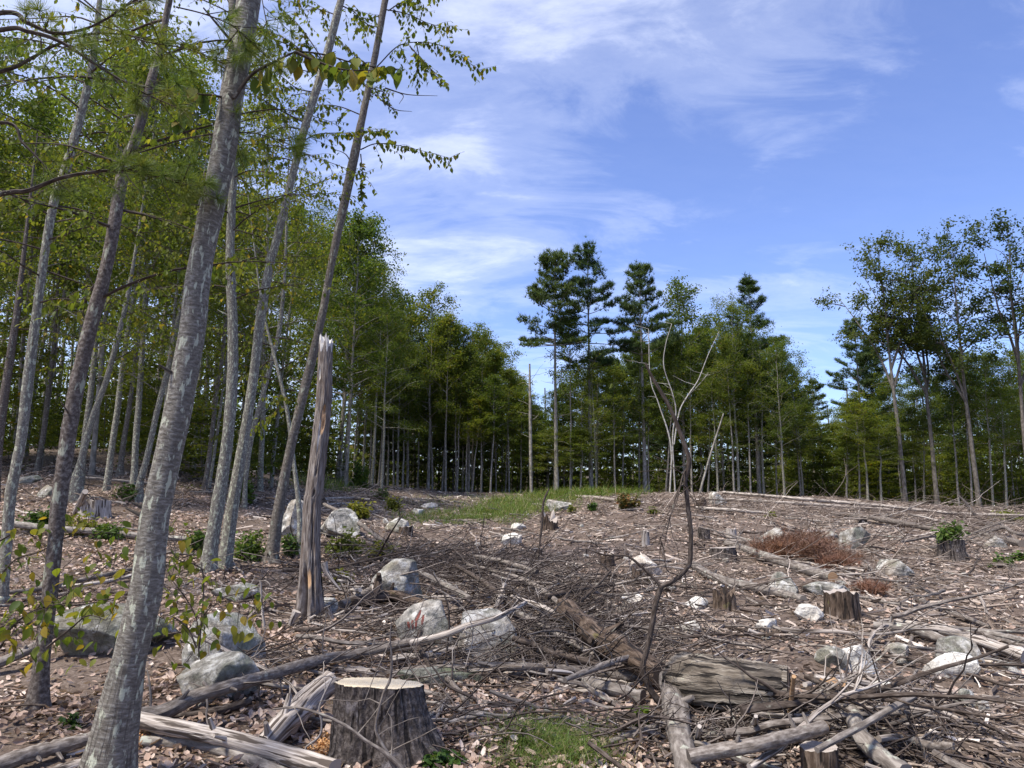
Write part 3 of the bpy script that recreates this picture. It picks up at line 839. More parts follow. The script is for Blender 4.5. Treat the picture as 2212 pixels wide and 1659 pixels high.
fill(34, -300, 780, 35, 62, ['near', 'slim', 'maple', 'slim', 'near'], 'left back wood',
     {'hardwood': 'deeper hardwood of the left wood', 'pine': 'deeper dark pine of the left wood'}, (0, 160), cap=21)
fill(9, 715, 860, 37, 58, ['maple', 'near', 'maple'], 'left shoulder wood',
     {'hardwood': 'dense hardwood ending the left wood', 'pine': ''}, (-10, 50))
fill(44, 790, 1150, 52, 78, ['maple', 'slim', 'maple', 'dark', 'slim'], 'central wood',
     {'hardwood': 'hardwood massed in the central wood', 'pine': 'dark conifer massed in the central wood'}, (10, 140))
fill(44, 1150, 1780, 51, 78, ['maple', 'dark', 'slim', 'maple', 'pine'], 'pine edge wood',
     {'hardwood': 'hardwood deep behind the pine edge', 'pine': 'dark conifer deep behind the pine edge'}, (0, 85))
fill(36, 1780, 2400, 49, 74, ['maple', 'slim', 'maple', 'near', 'slim', 'maple', 'dark'], 'right wood',
     {'hardwood': 'hardwood deep behind the right oaks', 'pine': 'dark conifer deep behind the right oaks'}, (0, 85))

fill(18, 790, 1150, 47.5, 52, ['slim'], 'central edge', {'hardwood': 'thin pale trunked hardwood fronting the central wood', 'pine': ''}, (20, 170))
fill(18, 1150, 1780, 46.5, 51, ['slim', 'slim', 'near'], 'pine edge front', {'hardwood': 'thin pale trunked hardwood fronting the pine edge', 'pine': ''}, (30, 190))
fill(16, 1790, 2300, 44, 49, ['slim', 'near'], 'right edge', {'hardwood': 'thin trunked hardwood fronting the right wood', 'pine': ''}, (0, 150))

def understory(n, px0, px1, y0, y1, h0, h1, group, label):
    for i in range(n):
        px = px0 + (px1 - px0) * ((i * .618034 + .4) % 1.0)
        Y = y0 + (y1 - y0) * ((i * .754877 + .11) % 1.0)
        d = ray(px, 1065); b = on_ground(d[0] / d[1] * Y, Y)
        r = place_tree('sapling', random.randrange(6), b, random.uniform(h0, h1), 'sapling', label + ', ' + zone(px), group, cat='sapling')
        k = random.uniform(.9, 1.6)
        for c in r.children: c.scale = (k, k, c.scale[2])
understory(60, -350, 700, 24, 48, 2.5, 7.0, 'left understory', 'leafy young hardwood under the left wood')
understory(44, 60, 800, 40, 62, 2.5, 6.0, 'left back understory', 'leafy young hardwood deep under the left wood')
understory(30, 770, 1180, 53, 62, 2.0, 5.5, 'central understory', 'leafy young hardwood at the foot of the central wood')
understory(40, 1180, 1720, 51, 62, 2.0, 6.0, 'pine edge understory', 'leafy young hardwood under the pine edge')
understory(56, 1700, 2330, 48, 60, 2.5, 6.5, 'right understory', 'leafy young hardwood under the right oaks')

def far_wood():
    """the depth of the wood behind, one mass of leaves and stems"""
    g = np.random.default_rng(77)
    n = 78000
    px = g.uniform(-700, 2900, n); Y = g.uniform(64, 115, n)
    x = (px - CX) / F / math.cos(PITCH) * Y * .99
    gz = hgt(x, Y)
    tops = np.array([top_height((a, b, c), t) for a, b, c, t in zip(x[::40], Y[::40], gz[::40], np.interp(px[::40], TOPX, TOPY) + 130)])
    lim = np.interp(np.arange(n), np.arange(0, n, 40), tops)
    lim = np.clip(top_height_v(x, Y, gz, np.interp(px, TOPX, TOPY) + 110), 3, 17)
    z = gz + lim * g.beta(.75, 1.5, n) * (1 + .12 * vnoise(x * .6, Y * .2, 4))
    keep = vnoise(x * .35, z * .45, 31) + vnoise(x * .9, z * .9 + Y * .1, 37) > -.75
    pos = np.stack([x, Y, z], -1)[keep]; N = len(pos)
    mb = MB()
    scatter(mb, *LEAF2, pos, leaf_rots(N, 0, g), g.uniform(.35, .75, N), np.clip(g.normal(.38, .2, N), 0, 1))
    for i in range(150):
        a = g.uniform(-650, 2850); Yi = g.uniform(62, 100); xi = (a - CX) / F * Yi
        b = on_ground(xi, Yi); tube(mb, [b - [0, 0, .3], b + [g.normal(0, .3), 0, 10]], [.12, .06], 6, cap=False, mat=1)
    o = mb.build('distant_wood', [M['leaf_wood'], M['far_dark_bark']], smooth=False)
    prop(o, 'unbroken depth of leafy wood behind the edge trees', None, None, 'stuff')
def top_height_v(x, Y, gz, py):
    e = (CY - py) / F
    return EYE + Y * (e * math.cos(PITCH) + math.sin(PITCH)) / (math.cos(PITCH) - e * math.sin(PITCH)) - gz
far_wood()
# ------------------------------------------------------------------ the standing trees of the foreground
def px_path(pts, Y, n=None, groundfoot=True, ylean=0.0):
    """a trunk or branch followed on the photograph in the upright plane at distance Y; pts = (px, py, width)"""
    W = []
    for i, p in enumerate(pts):
        y = Y + ylean * i / max(len(pts) - 1, 1)
        P = at_y(p[0], p[1], y)
        W.append(np.append(P, p[2] * .5 / F * depth(P)))
    return spline(np.array(W), n or 5 * len(pts))

def twig_leaves(mb, leafs, B, g, step=.07, lsize=.07, hang=.9):
    """leaves along a twig, alternate and hanging"""
    L = np.concatenate([[0], np.cumsum(np.linalg.norm(np.diff(B, axis=0), axis=1))])
    m = max(2, int(L[-1] / step))
    for k in range(m):
        t = (k + .6) / m * L[-1]
        p = np.array([np.interp(t, L, B[:, c]) for c in range(3)])
        leafs.append((p, g.uniform(0, 6.28), -hang + g.normal(0, .4), g.normal(0, .5), lsize * g.uniform(.7, 1.2)))

def leafy_branch(tb, leafs, B, g, r0=.012, twig=.45, every=.14, lsize=.07, step=.07, hang=.9, start=.15, down=.35):
    """adds the branch B and its side twigs to tb, and leaves to the list"""
    tube(tb, B, np.linspace(r0, .003, len(B)), 5, cap=False)
    L = np.concatenate([[0], np.cumsum(np.linalg.norm(np.diff(B, axis=0), axis=1))])
    t = L[-1] * start; k = 0
    D = norm(B[-1] - B[0])
    while t < L[-1]:
        p = np.array([np.interp(t, L, B[:, c]) for c in range(3)])
        sd = np.cross(D, [0, 0, 1]) * (1 if k % 2 else -1)
        d = norm(D * .7 + sd * g.uniform(.3, .9) + [0, 0, g.normal(-down * .5, .3)])
        ln = twig * g.uniform(.4, 1.1) * (1 - .4 * t / L[-1])
        T = curve_out(p, d, ln, 4, down, .1, g)
        tube(tb, T, np.linspace(.004, .0018, 5), 3, cap=False)
        twig_leaves(tb, leafs, T, g, step, lsize, hang)
        t += every * g.uniform(.6, 1.4); k += 1
    twig_leaves(tb, leafs, B[len(B) // 3:], g, step * 1.3, lsize, hang)

BIGLEAF = {}
def leaf_mesh(matname, tone):
    key = (matname, tone)
    if key not in BIGLEAF:
        mb = MB(); mb.add(BLV, quads=BLQ, rnd=tone, uv=BLV[:, :2])
        BIGLEAF[key] = mb.mesh('leaf', M[matname], smooth=True)
    return BIGLEAF[key]
def put_leaves(leafs, parent, origin, matname, g, limit=300, name='leaf'):
    """each leaf its own small object, the rest joined"""
    order = g.permutation(len(leafs))
    for j in order[:limit]:
        p, az, tl, ro, s = leafs[j]
        o = link(name, leaf_mesh(matname, [.1, .3, .45, .6, .8, .97][g.integers(0, 6)]), parent)
        r = rots(az, tl, ro)
        o.matrix_local = Matrix.Translation(Vector(p - origin)) @ Matrix(r.tolist()).to_4x4() @ Matrix.Scale(s, 4)
    rest = [leafs[j] for j in order[limit:]]
    if rest:
        mb = MB(); A = np.array([[*l[0], l[1], l[2], l[3], l[4]] for l in rest])
        scatter(mb, *LEAF6, A[:, :3], rots(A[:, 3], A[:, 4], A[:, 5]), A[:, 6], np.clip(g.normal(.5, .25, len(A)), 0, 1))
        o = mb.build('foliage', M[matname], parent, origin, False)
        o['kind'] = 'stuff'

def fg_tree(name, label, pts, Y, barkm, cat='tree', topH=4.0, topdir=None, rough=.05, sides=20, seed=0, foot=1.25, base=None, group=None):
    """trunk drawn from the photograph, carried on above the frame"""
    S = px_path(pts, Y)
    x, y = S[0, :2]
    b = on_ground(x, y)
    if S[0, 2] > b[2] - .05:
        S = np.vstack([np.append(b - [0, 0, .12], S[0, 3] * foot), S])
    else:
        b = on_ground(*S[0, :2])
    if topH > 0:
        d = norm(S[-1, :3] - S[-4, :3])
        n = 6
        E = np.array([np.append(S[-1, :3] + (d * .8 + np.array([0, 0, .25])) * topH * (k + 1) / n, S[-1, 3] * (1 - .8 * (k + 1) / n)) for k in range(n)])
        S = np.vstack([S, E])
    root = thing(name, label, cat, tuple(b), group)
    hh = np.maximum(S[:, 2] - b[2], 0); S[:, 3] *= 1 + .30 * np.exp(-hh / .13)
    fl = lambda th, L, LL: 1 + (.16 * np.exp(-L / .22)) * np.cos(th * 4 + seed) + .02 * vnoise(th * 3, L * 4, seed)
    mb = MB(); tube(mb, spline(S, len(S) * 3)[:, :3], spline(S, len(S) * 3)[:, 3], sides, rough, seed, radf=fl)
    g = np.random.default_rng(seed + 70)
    for k in range(7):
        i = g.integers(len(S) // 3, len(S) - 4); a = g.uniform(0, 6.28); d = np.array([math.cos(a), math.sin(a), .5]); r = S[i, 3]
        tube(mb, [S[i, :3] + d * r * .5, S[i, :3] + d * r * 1.25, S[i, :3] + d * (r * 1.3 + g.uniform(.02, .2))], [r * .22, r * .14, r * .07], 6, .1, k)
    mb.build('trunk', M[barkm], root, b)
    return root, b, S

def crown_on(root, b, S, seed, zmin, nbr, L, matname, barkm, lsize, twig=.5, step=.08, limit=0, every=.16, name='branches', side=None, r0=.014, up=.25):
    g = np.random.default_rng(seed)
    tb, leafs = MB(), []
    z = S[:, 2]
    for k in range(nbr):
        zz = zmin + (z[-1] - zmin) * ((k + g.random()) / nbr)
        p = np.array([np.interp(zz, z, S[:, c]) for c in range(3)])
        az = k * 2.4 + g.uniform(-.5, .5)
        if side is not None: az = side + g.normal(0, .8)
        ln = L * g.uniform(.5, 1.15)
        B = curve_out(p, [math.cos(az), math.sin(az), up + g.normal(0, .2)], ln, 7, .45, .07, g)
        leafy_branch(tb, leafs, B, g, r0, twig, every, lsize, step)
    tb.build(name, M[barkm], root, b)
    put_leaves(leafs, root, b, matname, g, limit)
    return len(leafs)

def draw_branches(root, b, branches, Y, seed, matname, barkm, lsize, twig, every, step, limit, name='branch', r0=.014, hang=.9, down=.35, tone=None):
    g = np.random.default_rng(seed); leafs = []
    for pts in branches:
        W = px_path([(p[0], p[1], 3) for p in pts], Y, 5 * len(pts), ylean=g.uniform(-.5, .5) if Y > 8 else g.uniform(-.25, .1))
        tb = MB(); leafy_branch(tb, leafs, W[:, :3], g, r0, twig, every, lsize, step, hang, down=down)
        tb.build(name, M[barkm], root, b)
    put_leaves(leafs, root, b, matname, g, limit)

# the big leaning grey tree
T1 = [(228, 1690, 108), (236, 1638, 98), (279, 1429, 71), (312, 1289, 66), (330, 1150, 60), (342, 1080, 57), (385, 886, 55), (414, 720, 52),
      (436, 553, 49), (439, 553, 49), (476, 367, 52), (500, 207, 47), (522, 100, 49), (537, 0, 50)]
T1 = [p for i, p in enumerate(T1) if i != 9]
root, b, S = fg_tree('grey_barked_tree', 'largest leaning grey tree with lichen spots and cracked foot, nearest at the left', T1, 4.25, 'grey_bark', topH=2.2, sides=28, seed=1)
draw_branches(root, b, [[(505, 213), (540, 165), (575, 142), (600, 131), (640, 113), (700, 118), (780, 140), (865, 150)],
                        [(640, 113), (690, 135), (740, 150), (800, 152)]], 4.05, 31, 'leaf_beech', 'dark_stick', .10, .16, .06, .045, 150, r0=.011, hang=1.15, down=.5)
draw_branches(root, b, [[(480, 210), (455, 205), (430, 203), (405, 190)], [(430, 203), (400, 240), (385, 255)]], 4.2, 32, 'leaf_beech', 'dark_stick', .095, .14, .07, .05, 60, r0=.008, hang=1.1)
mb = MB(); tube(mb, px_path([(497, 210, 40), (503, 206, 22)], 4.13)[:, :3], .025, 10, .2, 4); mb.build('branch_scar', M['dark_bark'], root, b)
fk = px_path([(497, 330, 24), (503, 200, 22), (505, 100, 20), (503, 0, 18), (500, -120, 14)], 4.42)
mb = MB(); tube(mb, fk[:, :3], fk[:, 3], 12, .05, 8); mb.build('second_stem', M['grey_bark'], root, b)

T2 = [(72, 1553, 44), (80, 1530, 40), (90, 1429, 31), (107, 1289, 30), (121, 1150, 30), (125, 1106, 31), (141, 986, 31), (162, 853, 30), (192, 720, 29),
      (215, 636, 28), (235, 553, 25), (267, 367, 24), (293, 300, 20), (320, 200, 19), (346, 100, 14), (366, 0, 13)]
root, b, S = fg_tree('brown_barked_tree', 'slim dark brown leaning tree left of the largest grey one', T2, 5.6, 'brown_bark', topH=2.5, sides=18, seed=2)
crown_on(root, b, S, 42, 2.9, 20, 1.5, 'leaf_birch', 'dark_stick', .07, .55, .06, 60, every=.11)

T3 = [(2, 1290, 26), (8, 1254, 22), (22, 1080, 22), (45, 953, 20), (61, 820, 22), (78, 686, 18), (96, 553, 17), (118, 430, 18), (142, 367, 19), (178, 233, 17), (200, 133, 14), (212, 33, 11), (222, -60, 8)]
root, b, S = fg_tree('lichened_tree', 'pale lichen blotched tree at the far left edge of the picture', T3, 9.5, 'pale_bark', topH=1.5, seed=3, sides=14)
crown_on(root, b, S, 43, 4.0, 36, 2.2, 'leaf_birch', 'dark_stick', .085, .65, .075, 60, every=.12)

T4 = [(444, 1268, 36), (456, 1190, 31), (471, 1080, 28), (474, 1106, 27)]
T4 = [(442, 1272, 38), (455, 1184, 30), (471, 1090, 28), (491, 953, 24), (502, 820, 23), (502, 686, 21), (497, 553, 19), (503, 400, 16), (514, 250, 14), (524, 100, 12), (530, 0, 10)]
root, b, S = fg_tree('lichened_tree', 'nearly upright pale lichened trunk beside the leaning one behind the largest tree', T4, 12.0, 'pale_bark', topH=2, seed=4, sides=14)
crown_on(root, b, S, 44, 4.8, 38, 2.4, 'leaf_birch', 'dark_stick', .085, .65, .075, 60, every=.12)

T5 = [(478, 1262, 34), (480, 1254, 31), (503, 1090, 26), (526, 953, 22), (547, 820, 20), (563, 686, 20), (586, 553, 18), (592, 540, 17), (635, 367, 16), (661, 267, 17), (702, 133, 17), (728, 33, 16), (745, -30, 14)]
root, b, S = fg_tree('leaning_tree', 'long grey leaning tree crossing the sky, left of the snag, with leafy boughs', T5, 12.4, 'pale_bark', topH=2.5, seed=5, sides=14)
draw_branches(root, b, [
    [(645, 313), (685, 290), (765, 287), (829, 283)], [(661, 267), (600, 235), (550, 205), (520, 200)], [(700, 133), (650, 60), (610, 20)],
    [(690, 160), (640, 100), (585, 70), (545, 60)], [(728, 33), (690, 20), (640, 5)], [(655, 280), (610, 275), (560, 300), (520, 330)],
    [(702, 133), (730, 160), (750, 190)], [(735, 10), (770, 30), (790, 60)], [(640, 350), (600, 340), (560, 350)], [(680, 200), (640, 190), (600, 160), (560, 150)]],
    12.4, 45, 'leaf_birch', 'dark_stick', .105, .7, .09, .06, 290, hang=.8)

T6 = [(585, 1208, 34), (589, 1190, 28), (601, 1106, 24), (631, 953, 19), (663, 820, 20), (695, 686, 17), (718, 560, 16), (759, 367, 20), (787, 233, 15), (808, 133, 14), (832, 0, 14), (842, -60, 13)]
root, b, S = fg_tree('leaning_tree', 'grey leaning tree crossing the sky, rising just behind the snag, boughs reaching right', T6, 13.6, 'dark_bark', topH=2.2, seed=6, sides=14)
draw_branches(root, b, [
    [(815, 143), (865, 97), (932, 93), (979, 113), (1042, 155)], [(830, 20), (880, 30), (925, 50), (979, 63)], [(885, 100), (925, 143), (965, 180)],
    [(839, 23), (870, 5), (910, 10)], [(779, 323), (815, 310), (875, 317), (979, 343)], [(779, 248), (732, 230), (685, 227), (640, 235)],
    [(812, 150), (780, 130), (745, 100), (720, 70)], [(779, 333), (782, 370), (780, 417)], [(800, 190), (830, 200), (835, 215)],
    [(832, 30), (800, 40), (770, 50)], [(822, 60), (790, 50), (765, 10)], [(782, 240), (800, 175), (812, 160)], [(775, 280), (800, 285), (829, 283)],
    [(900, 95), (905, 130), (895, 170)], [(850, 15), (900, -10), (940, 0)]],
    13.6, 46, 'leaf_birch', 'dark_stick', .112, .65, .09, .06, 295, hang=.85)
g = np.random.default_rng(5)
for pts in ([(832, 190), (880, 204), (945, 207)], [(759, 352), (745, 332), (715, 320)], [(832, 190), (870, 205), (862, 225)], [(810, 205), (850, 235), (890, 241)]):
    W = px_path([(p[0], p[1], 3) for p in pts], 13.6); mb = MB(); tube(mb, W[:, :3], np.linspace(.016, .004, len(W)), 5, cap=False)
    mb.build('bare_branch', M['dark_stick'], root, b)

small = [
    ('slim_tree', 'slim pale stem leaning between the two long leaning trees', [(530, 1046, 9), (541, 953, 12), (568, 853, 10), (585, 786, 10), (602, 720, 10), (613, 620, 7), (617, 540, 6), (620, 450, 4)], 21, 'pale_bark'),
    ('slim_tree', 'thin crooked stem leaning left, right beside the foot of the snag', [(647, 1180, 14), (647, 1106, 11), (633, 986, 9), (620, 886, 8), (597, 786, 7), (575, 700, 5), (560, 620, 4)], 14.5, 'pale_bark'),
    ('slim_tree', 'slim grey tree, left one of a close pair right of the largest trunk', [(440, 1063, 11), (452, 986, 10), (468, 850, 9), (480, 770, 8), (492, 640, 6)], 22, 'dark_bark'),
    ('slim_tree', 'thinnest pale tree, right one of a close pair right of the largest trunk', [(450, 1063, 7), (462, 986, 6), (478, 870, 6), (488, 790, 5)], 22.5, 'pale_bark'),
    ('slim_tree', 'slim leaning grey tree close left of the largest trunk with bush at its foot', [(303, 1040, 15), (318, 986, 13), (340, 886, 12), (365, 786, 11), (383, 700, 10), (400, 620, 9), (415, 540, 7)], 20, 'pale_bark'),
    ('slim_tree', 'slim pale tree with broken splintered foot behind the dark brown one', [(168, 1032, 24), (178, 986, 15), (200, 903, 13), (230, 820, 12), (253, 736, 11), (273, 653, 10), (290, 560, 7)], 19, 'pale_bark'),
    ('slim_tree', 'straight dark grey pole tree midway between the brown tree and the largest', [(261, 1002, 13), (268, 950, 11), (283, 853, 9), (295, 760, 9), (310, 690, 7)], 24, 'dark_bark'),
    ('slim_tree', 'dark trunk in the left wood beside the lichened edge tree', [(82, 1010, 13), (95, 930, 11), (105, 840, 10), (115, 760, 9), (122, 660, 7)], 24, 'dark_bark'),
    ('slim_tree', 'reddish grey trunk at the left border behind the lichened edge tree', [(-5, 960, 20), (10, 850, 18), (24, 760, 16), (36, 680, 14), (48, 580, 10)], 18, 'brown_bark'),
]
for i, (nm, lb, pts, Y, bk) in enumerate(small):
    root, b, S = fg_tree(nm, lb, pts, Y, bk, topH=3.5, seed=20 + i, sides=10)
    crown_on(root, b, S, 60 + i, S[-1, 2] - 6.5, 30, 1.9, 'leaf_birch', 'dark_stick', .10, .6, .08, 0, every=.14)

# ------------------------------------------------------------------ the white pine whose boughs hang in from the left
def needle_tuft(g, n=46, L=.085, w=.0011):
    v, t = [], []
    for i in range(n):
        az = g.uniform(0, 6.28); e = g.uniform(-.55, 1.35)
        d = np.array([math.sin(e), math.cos(e) * math.cos(az), math.cos(e) * math.sin(az)]) * L * g.uniform(.75, 1.1)
        s = norm(np.cross(d, g.normal(0, 1, 3))) * w
        m = d * .55 + np.array([0, 0, .004]); d = d + np.array([0, 0, -.012])
        k = len(v); v += [s * .8, -s * .8, m + s, m - s, d]; t += [(k, k + 1, k + 3), (k, k + 3, k + 2), (k + 2, k + 3, k + 4)]
    return np.array(v), np.array(t)
def near_pine():
    g = np.random.default_rng(9)
    b = on_ground(-4.7, 4.3)
    root = thing('white_pine', 'young white pine at the left border with long needled boughs hanging into view', 'tree', tuple(b))
    P = spline([b - [0, 0, .2], b + [.03, 0, 3], b + [0, .1, 6.5]], 14)
    mb = MB(); tube(mb, P, np.linspace(.09, .03, 14), 12, .06, 3); mb.build('trunk', M['dark_bark'], root, b)
    boughs = [
        (4.0, [(0, 420), (60, 412), (130, 385), (200, 372), (262, 368), (330, 378), (400, 400)], 8, .55, 9),
        (4.3, [(300, 330), (400, 300), (480, 288), (560, 290), (640, 318)], 6, .30, 3),
        (3.6, [(0, 65), (60, 68), (130, 90), (220, 148), (300, 195), (380, 232)], 8, .3, 5),
        (3.8, [(0, 28), (60, 50), (120, 72), (190, 60), (260, 22), (330, -30)], 8, .2, 5),
        (4.4, [(0, 155), (60, 130), (115, 100), (190, 75), (270, 75), (350, 95)], 6, .35, 4),
        (4.2, [(160, -20), (230, 40), (300, 85), (400, 105), (480, 135)], 6, .3, 4),
        (3.9, [(380, 15), (440, 30), (500, 55), (540, 90)], 5, .3, 3),
        (4.6, [(0, 265), (50, 310), (90, 350), (125, 388)], 5, .7, 3),
        (4.1, [(560, -30), (572, 30), (580, 80)], 3, .3, 2),
        (4.7, [(470, 250), (500, 300), (515, 330)], 3, .4, 2)]
    tv, tt = needle_tuft(g)
    for Y, pts, w, st, nt_ in boughs:
        bb = MB()
        pts2 = [(-260, pts[0][1] + 60, w + 4)] + [(p[0], p[1], w) for p in pts] if pts[0][0] == 0 else [(p[0], p[1], w * .6) for p in pts]
        W = px_path(pts2, Y, 8 * len(pts2)); tube(bb, W[:, :3], np.linspace(W[0, 3] * 1.1, .003, len(W)), 6, .08, 1)
        pos, dirs = [], []
        n = len(W)
        for k in range(nt_ * 5):
            i = int(n * (st + (1 - st) * g.random() ** .7)); i = min(i, n - 2)
            d = norm(norm(W[i + 1, :3] - W[i, :3]) + g.normal(0, .65, 3) * [1, 1, .6])
            T = curve_out(W[i, :3], d, g.uniform(.06, .26), 3, -.1, .08, g)
            tube(bb, T, [.0035, .003, .0025, .002], 4, cap=False)
            for q in range(2 if g.random() < .4 else 1):
                pos.append(T[-1] + g.normal(0, .012, 3)); dirs.append(T[-1] - T[-2])
        for k in range(3):
            pos.append(W[-1, :3] + g.normal(0, .02, 3)); dirs.append(W[-1, :3] - W[-3, :3])
        bo = bb.build('bough', M['dark_stick'], root, b)
        dirs = norm(np.array(dirs)); az = np.arctan2(dirs[:, 1], dirs[:, 0]); tl = np.arcsin(np.clip(dirs[:, 2], -1, 1)) - .15
        nb = MB(); N = len(pos)
        scatter(nb, tv, tt, np.array(pos), rots(az, tl, g.uniform(0, 6.28, N)), g.uniform(.8, 1.25, N), np.clip(g.normal(.5, .2, N), 0, 1))
        o = nb.build('needles', M['needle_near'], bo, b, False); o.location = (0, 0, 0); o['kind'] = 'stuff'
near_pine()

# low beech sapling whose yellow green leaves hang before the boulders at the left
def beech_sapling():
    g = np.random.default_rng(14)
    Y = 5.3
    b = on_ground(*at_y(-60, 1420, Y)[:2])
    root = thing('beech_sapling', 'low young beech with hanging yellow green leaves before the left boulders', 'sapling', tuple(b))
    stems = [
        (5.2, [(-60, 1500), (-30, 1380), (60, 1330), (150, 1280), (220, 1230), (280, 1180)], 60),
        (5.0, [(-40, 1420), (40, 1340), (100, 1310), (180, 1300), (270, 1290)], 60),
        (4.9, [(0, 1400), (30, 1350), (60, 1345), (100, 1360)], 44),
        (5.6, [(-40, 1330), (20, 1220), (90, 1190), (170, 1150), (240, 1150)], 46),
        (5.6, [(-20, 1180), (40, 1150), (90, 1165)], 24),
        (4.8, [(100, 1400), (150, 1360), (190, 1330), (230, 1340)], 24)]
    leafs = []
    for Yb, pts, nl in stems:
        W = px_path([(p[0], p[1], 4) for p in pts], Yb, 30); mb = MB(); tube(mb, W[:, :3], np.linspace(.008, .002, 30), 5)
        for k in range(nl):
            i = g.integers(6, 30); p = W[i, :3] + g.normal(0, .11, 3) + [0, 0, -.01]
            tube(mb, [W[i, :3], p], [.0018, .001], 3, cap=False)
            leafs.append((p, g.uniform(0, 6.28), g.normal(-.75, .35), g.normal(0, .5), g.uniform(.055, .095)))
        mb.build('stem', M['dark_stick'], root, b)
    put_leaves(leafs, root, b, 'leaf_beech', g, 300)
    Y = 5.2
    b = on_ground(*at_y(430, 1400, 5.4)[:2])
    root = thing('beech_sapling', 'low young beech with hanging leaves right of the largest trunk, before a boulder', 'sapling', tuple(b))
    stems = [
        (5.3, [(430, 1420), (425, 1340), (400, 1290), (370, 1250), (355, 1210)], 44),
        (5.2, [(430, 1400), (440, 1330), (480, 1300), (530, 1305), (560, 1320)], 46),
        (5.0, [(425, 1400), (400, 1350), (350, 1330), (335, 1390)], 30),
        (5.3, [(430, 1400), (440, 1250), (420, 1220), (380, 1205), (360, 1150)], 44),
        (5.0, [(430, 1420), (430, 1390), (445, 1375)], 14)]
    leafs = []
    for Yb, pts, nl in stems:
        W = px_path([(p[0], p[1], 4) for p in pts], Yb, 30); mb = MB(); tube(mb, W[:, :3], np.linspace(.006, .002, 30), 5)
        for k in range(nl):
            i = g.integers(8, 30); p = W[i, :3] + g.normal(0, .10, 3)
            tube(mb, [W[i, :3], p], [.0018, .001], 3, cap=False)
            leafs.append((p, g.uniform(0, 6.28), g.normal(-.75, .35), g.normal(0, .5), g.uniform(.05, .088)))
        mb.build('stem', M['dark_stick'], root, b)
    put_leaves(leafs, root, b, 'leaf_beech', g, 300)
beech_sapling()
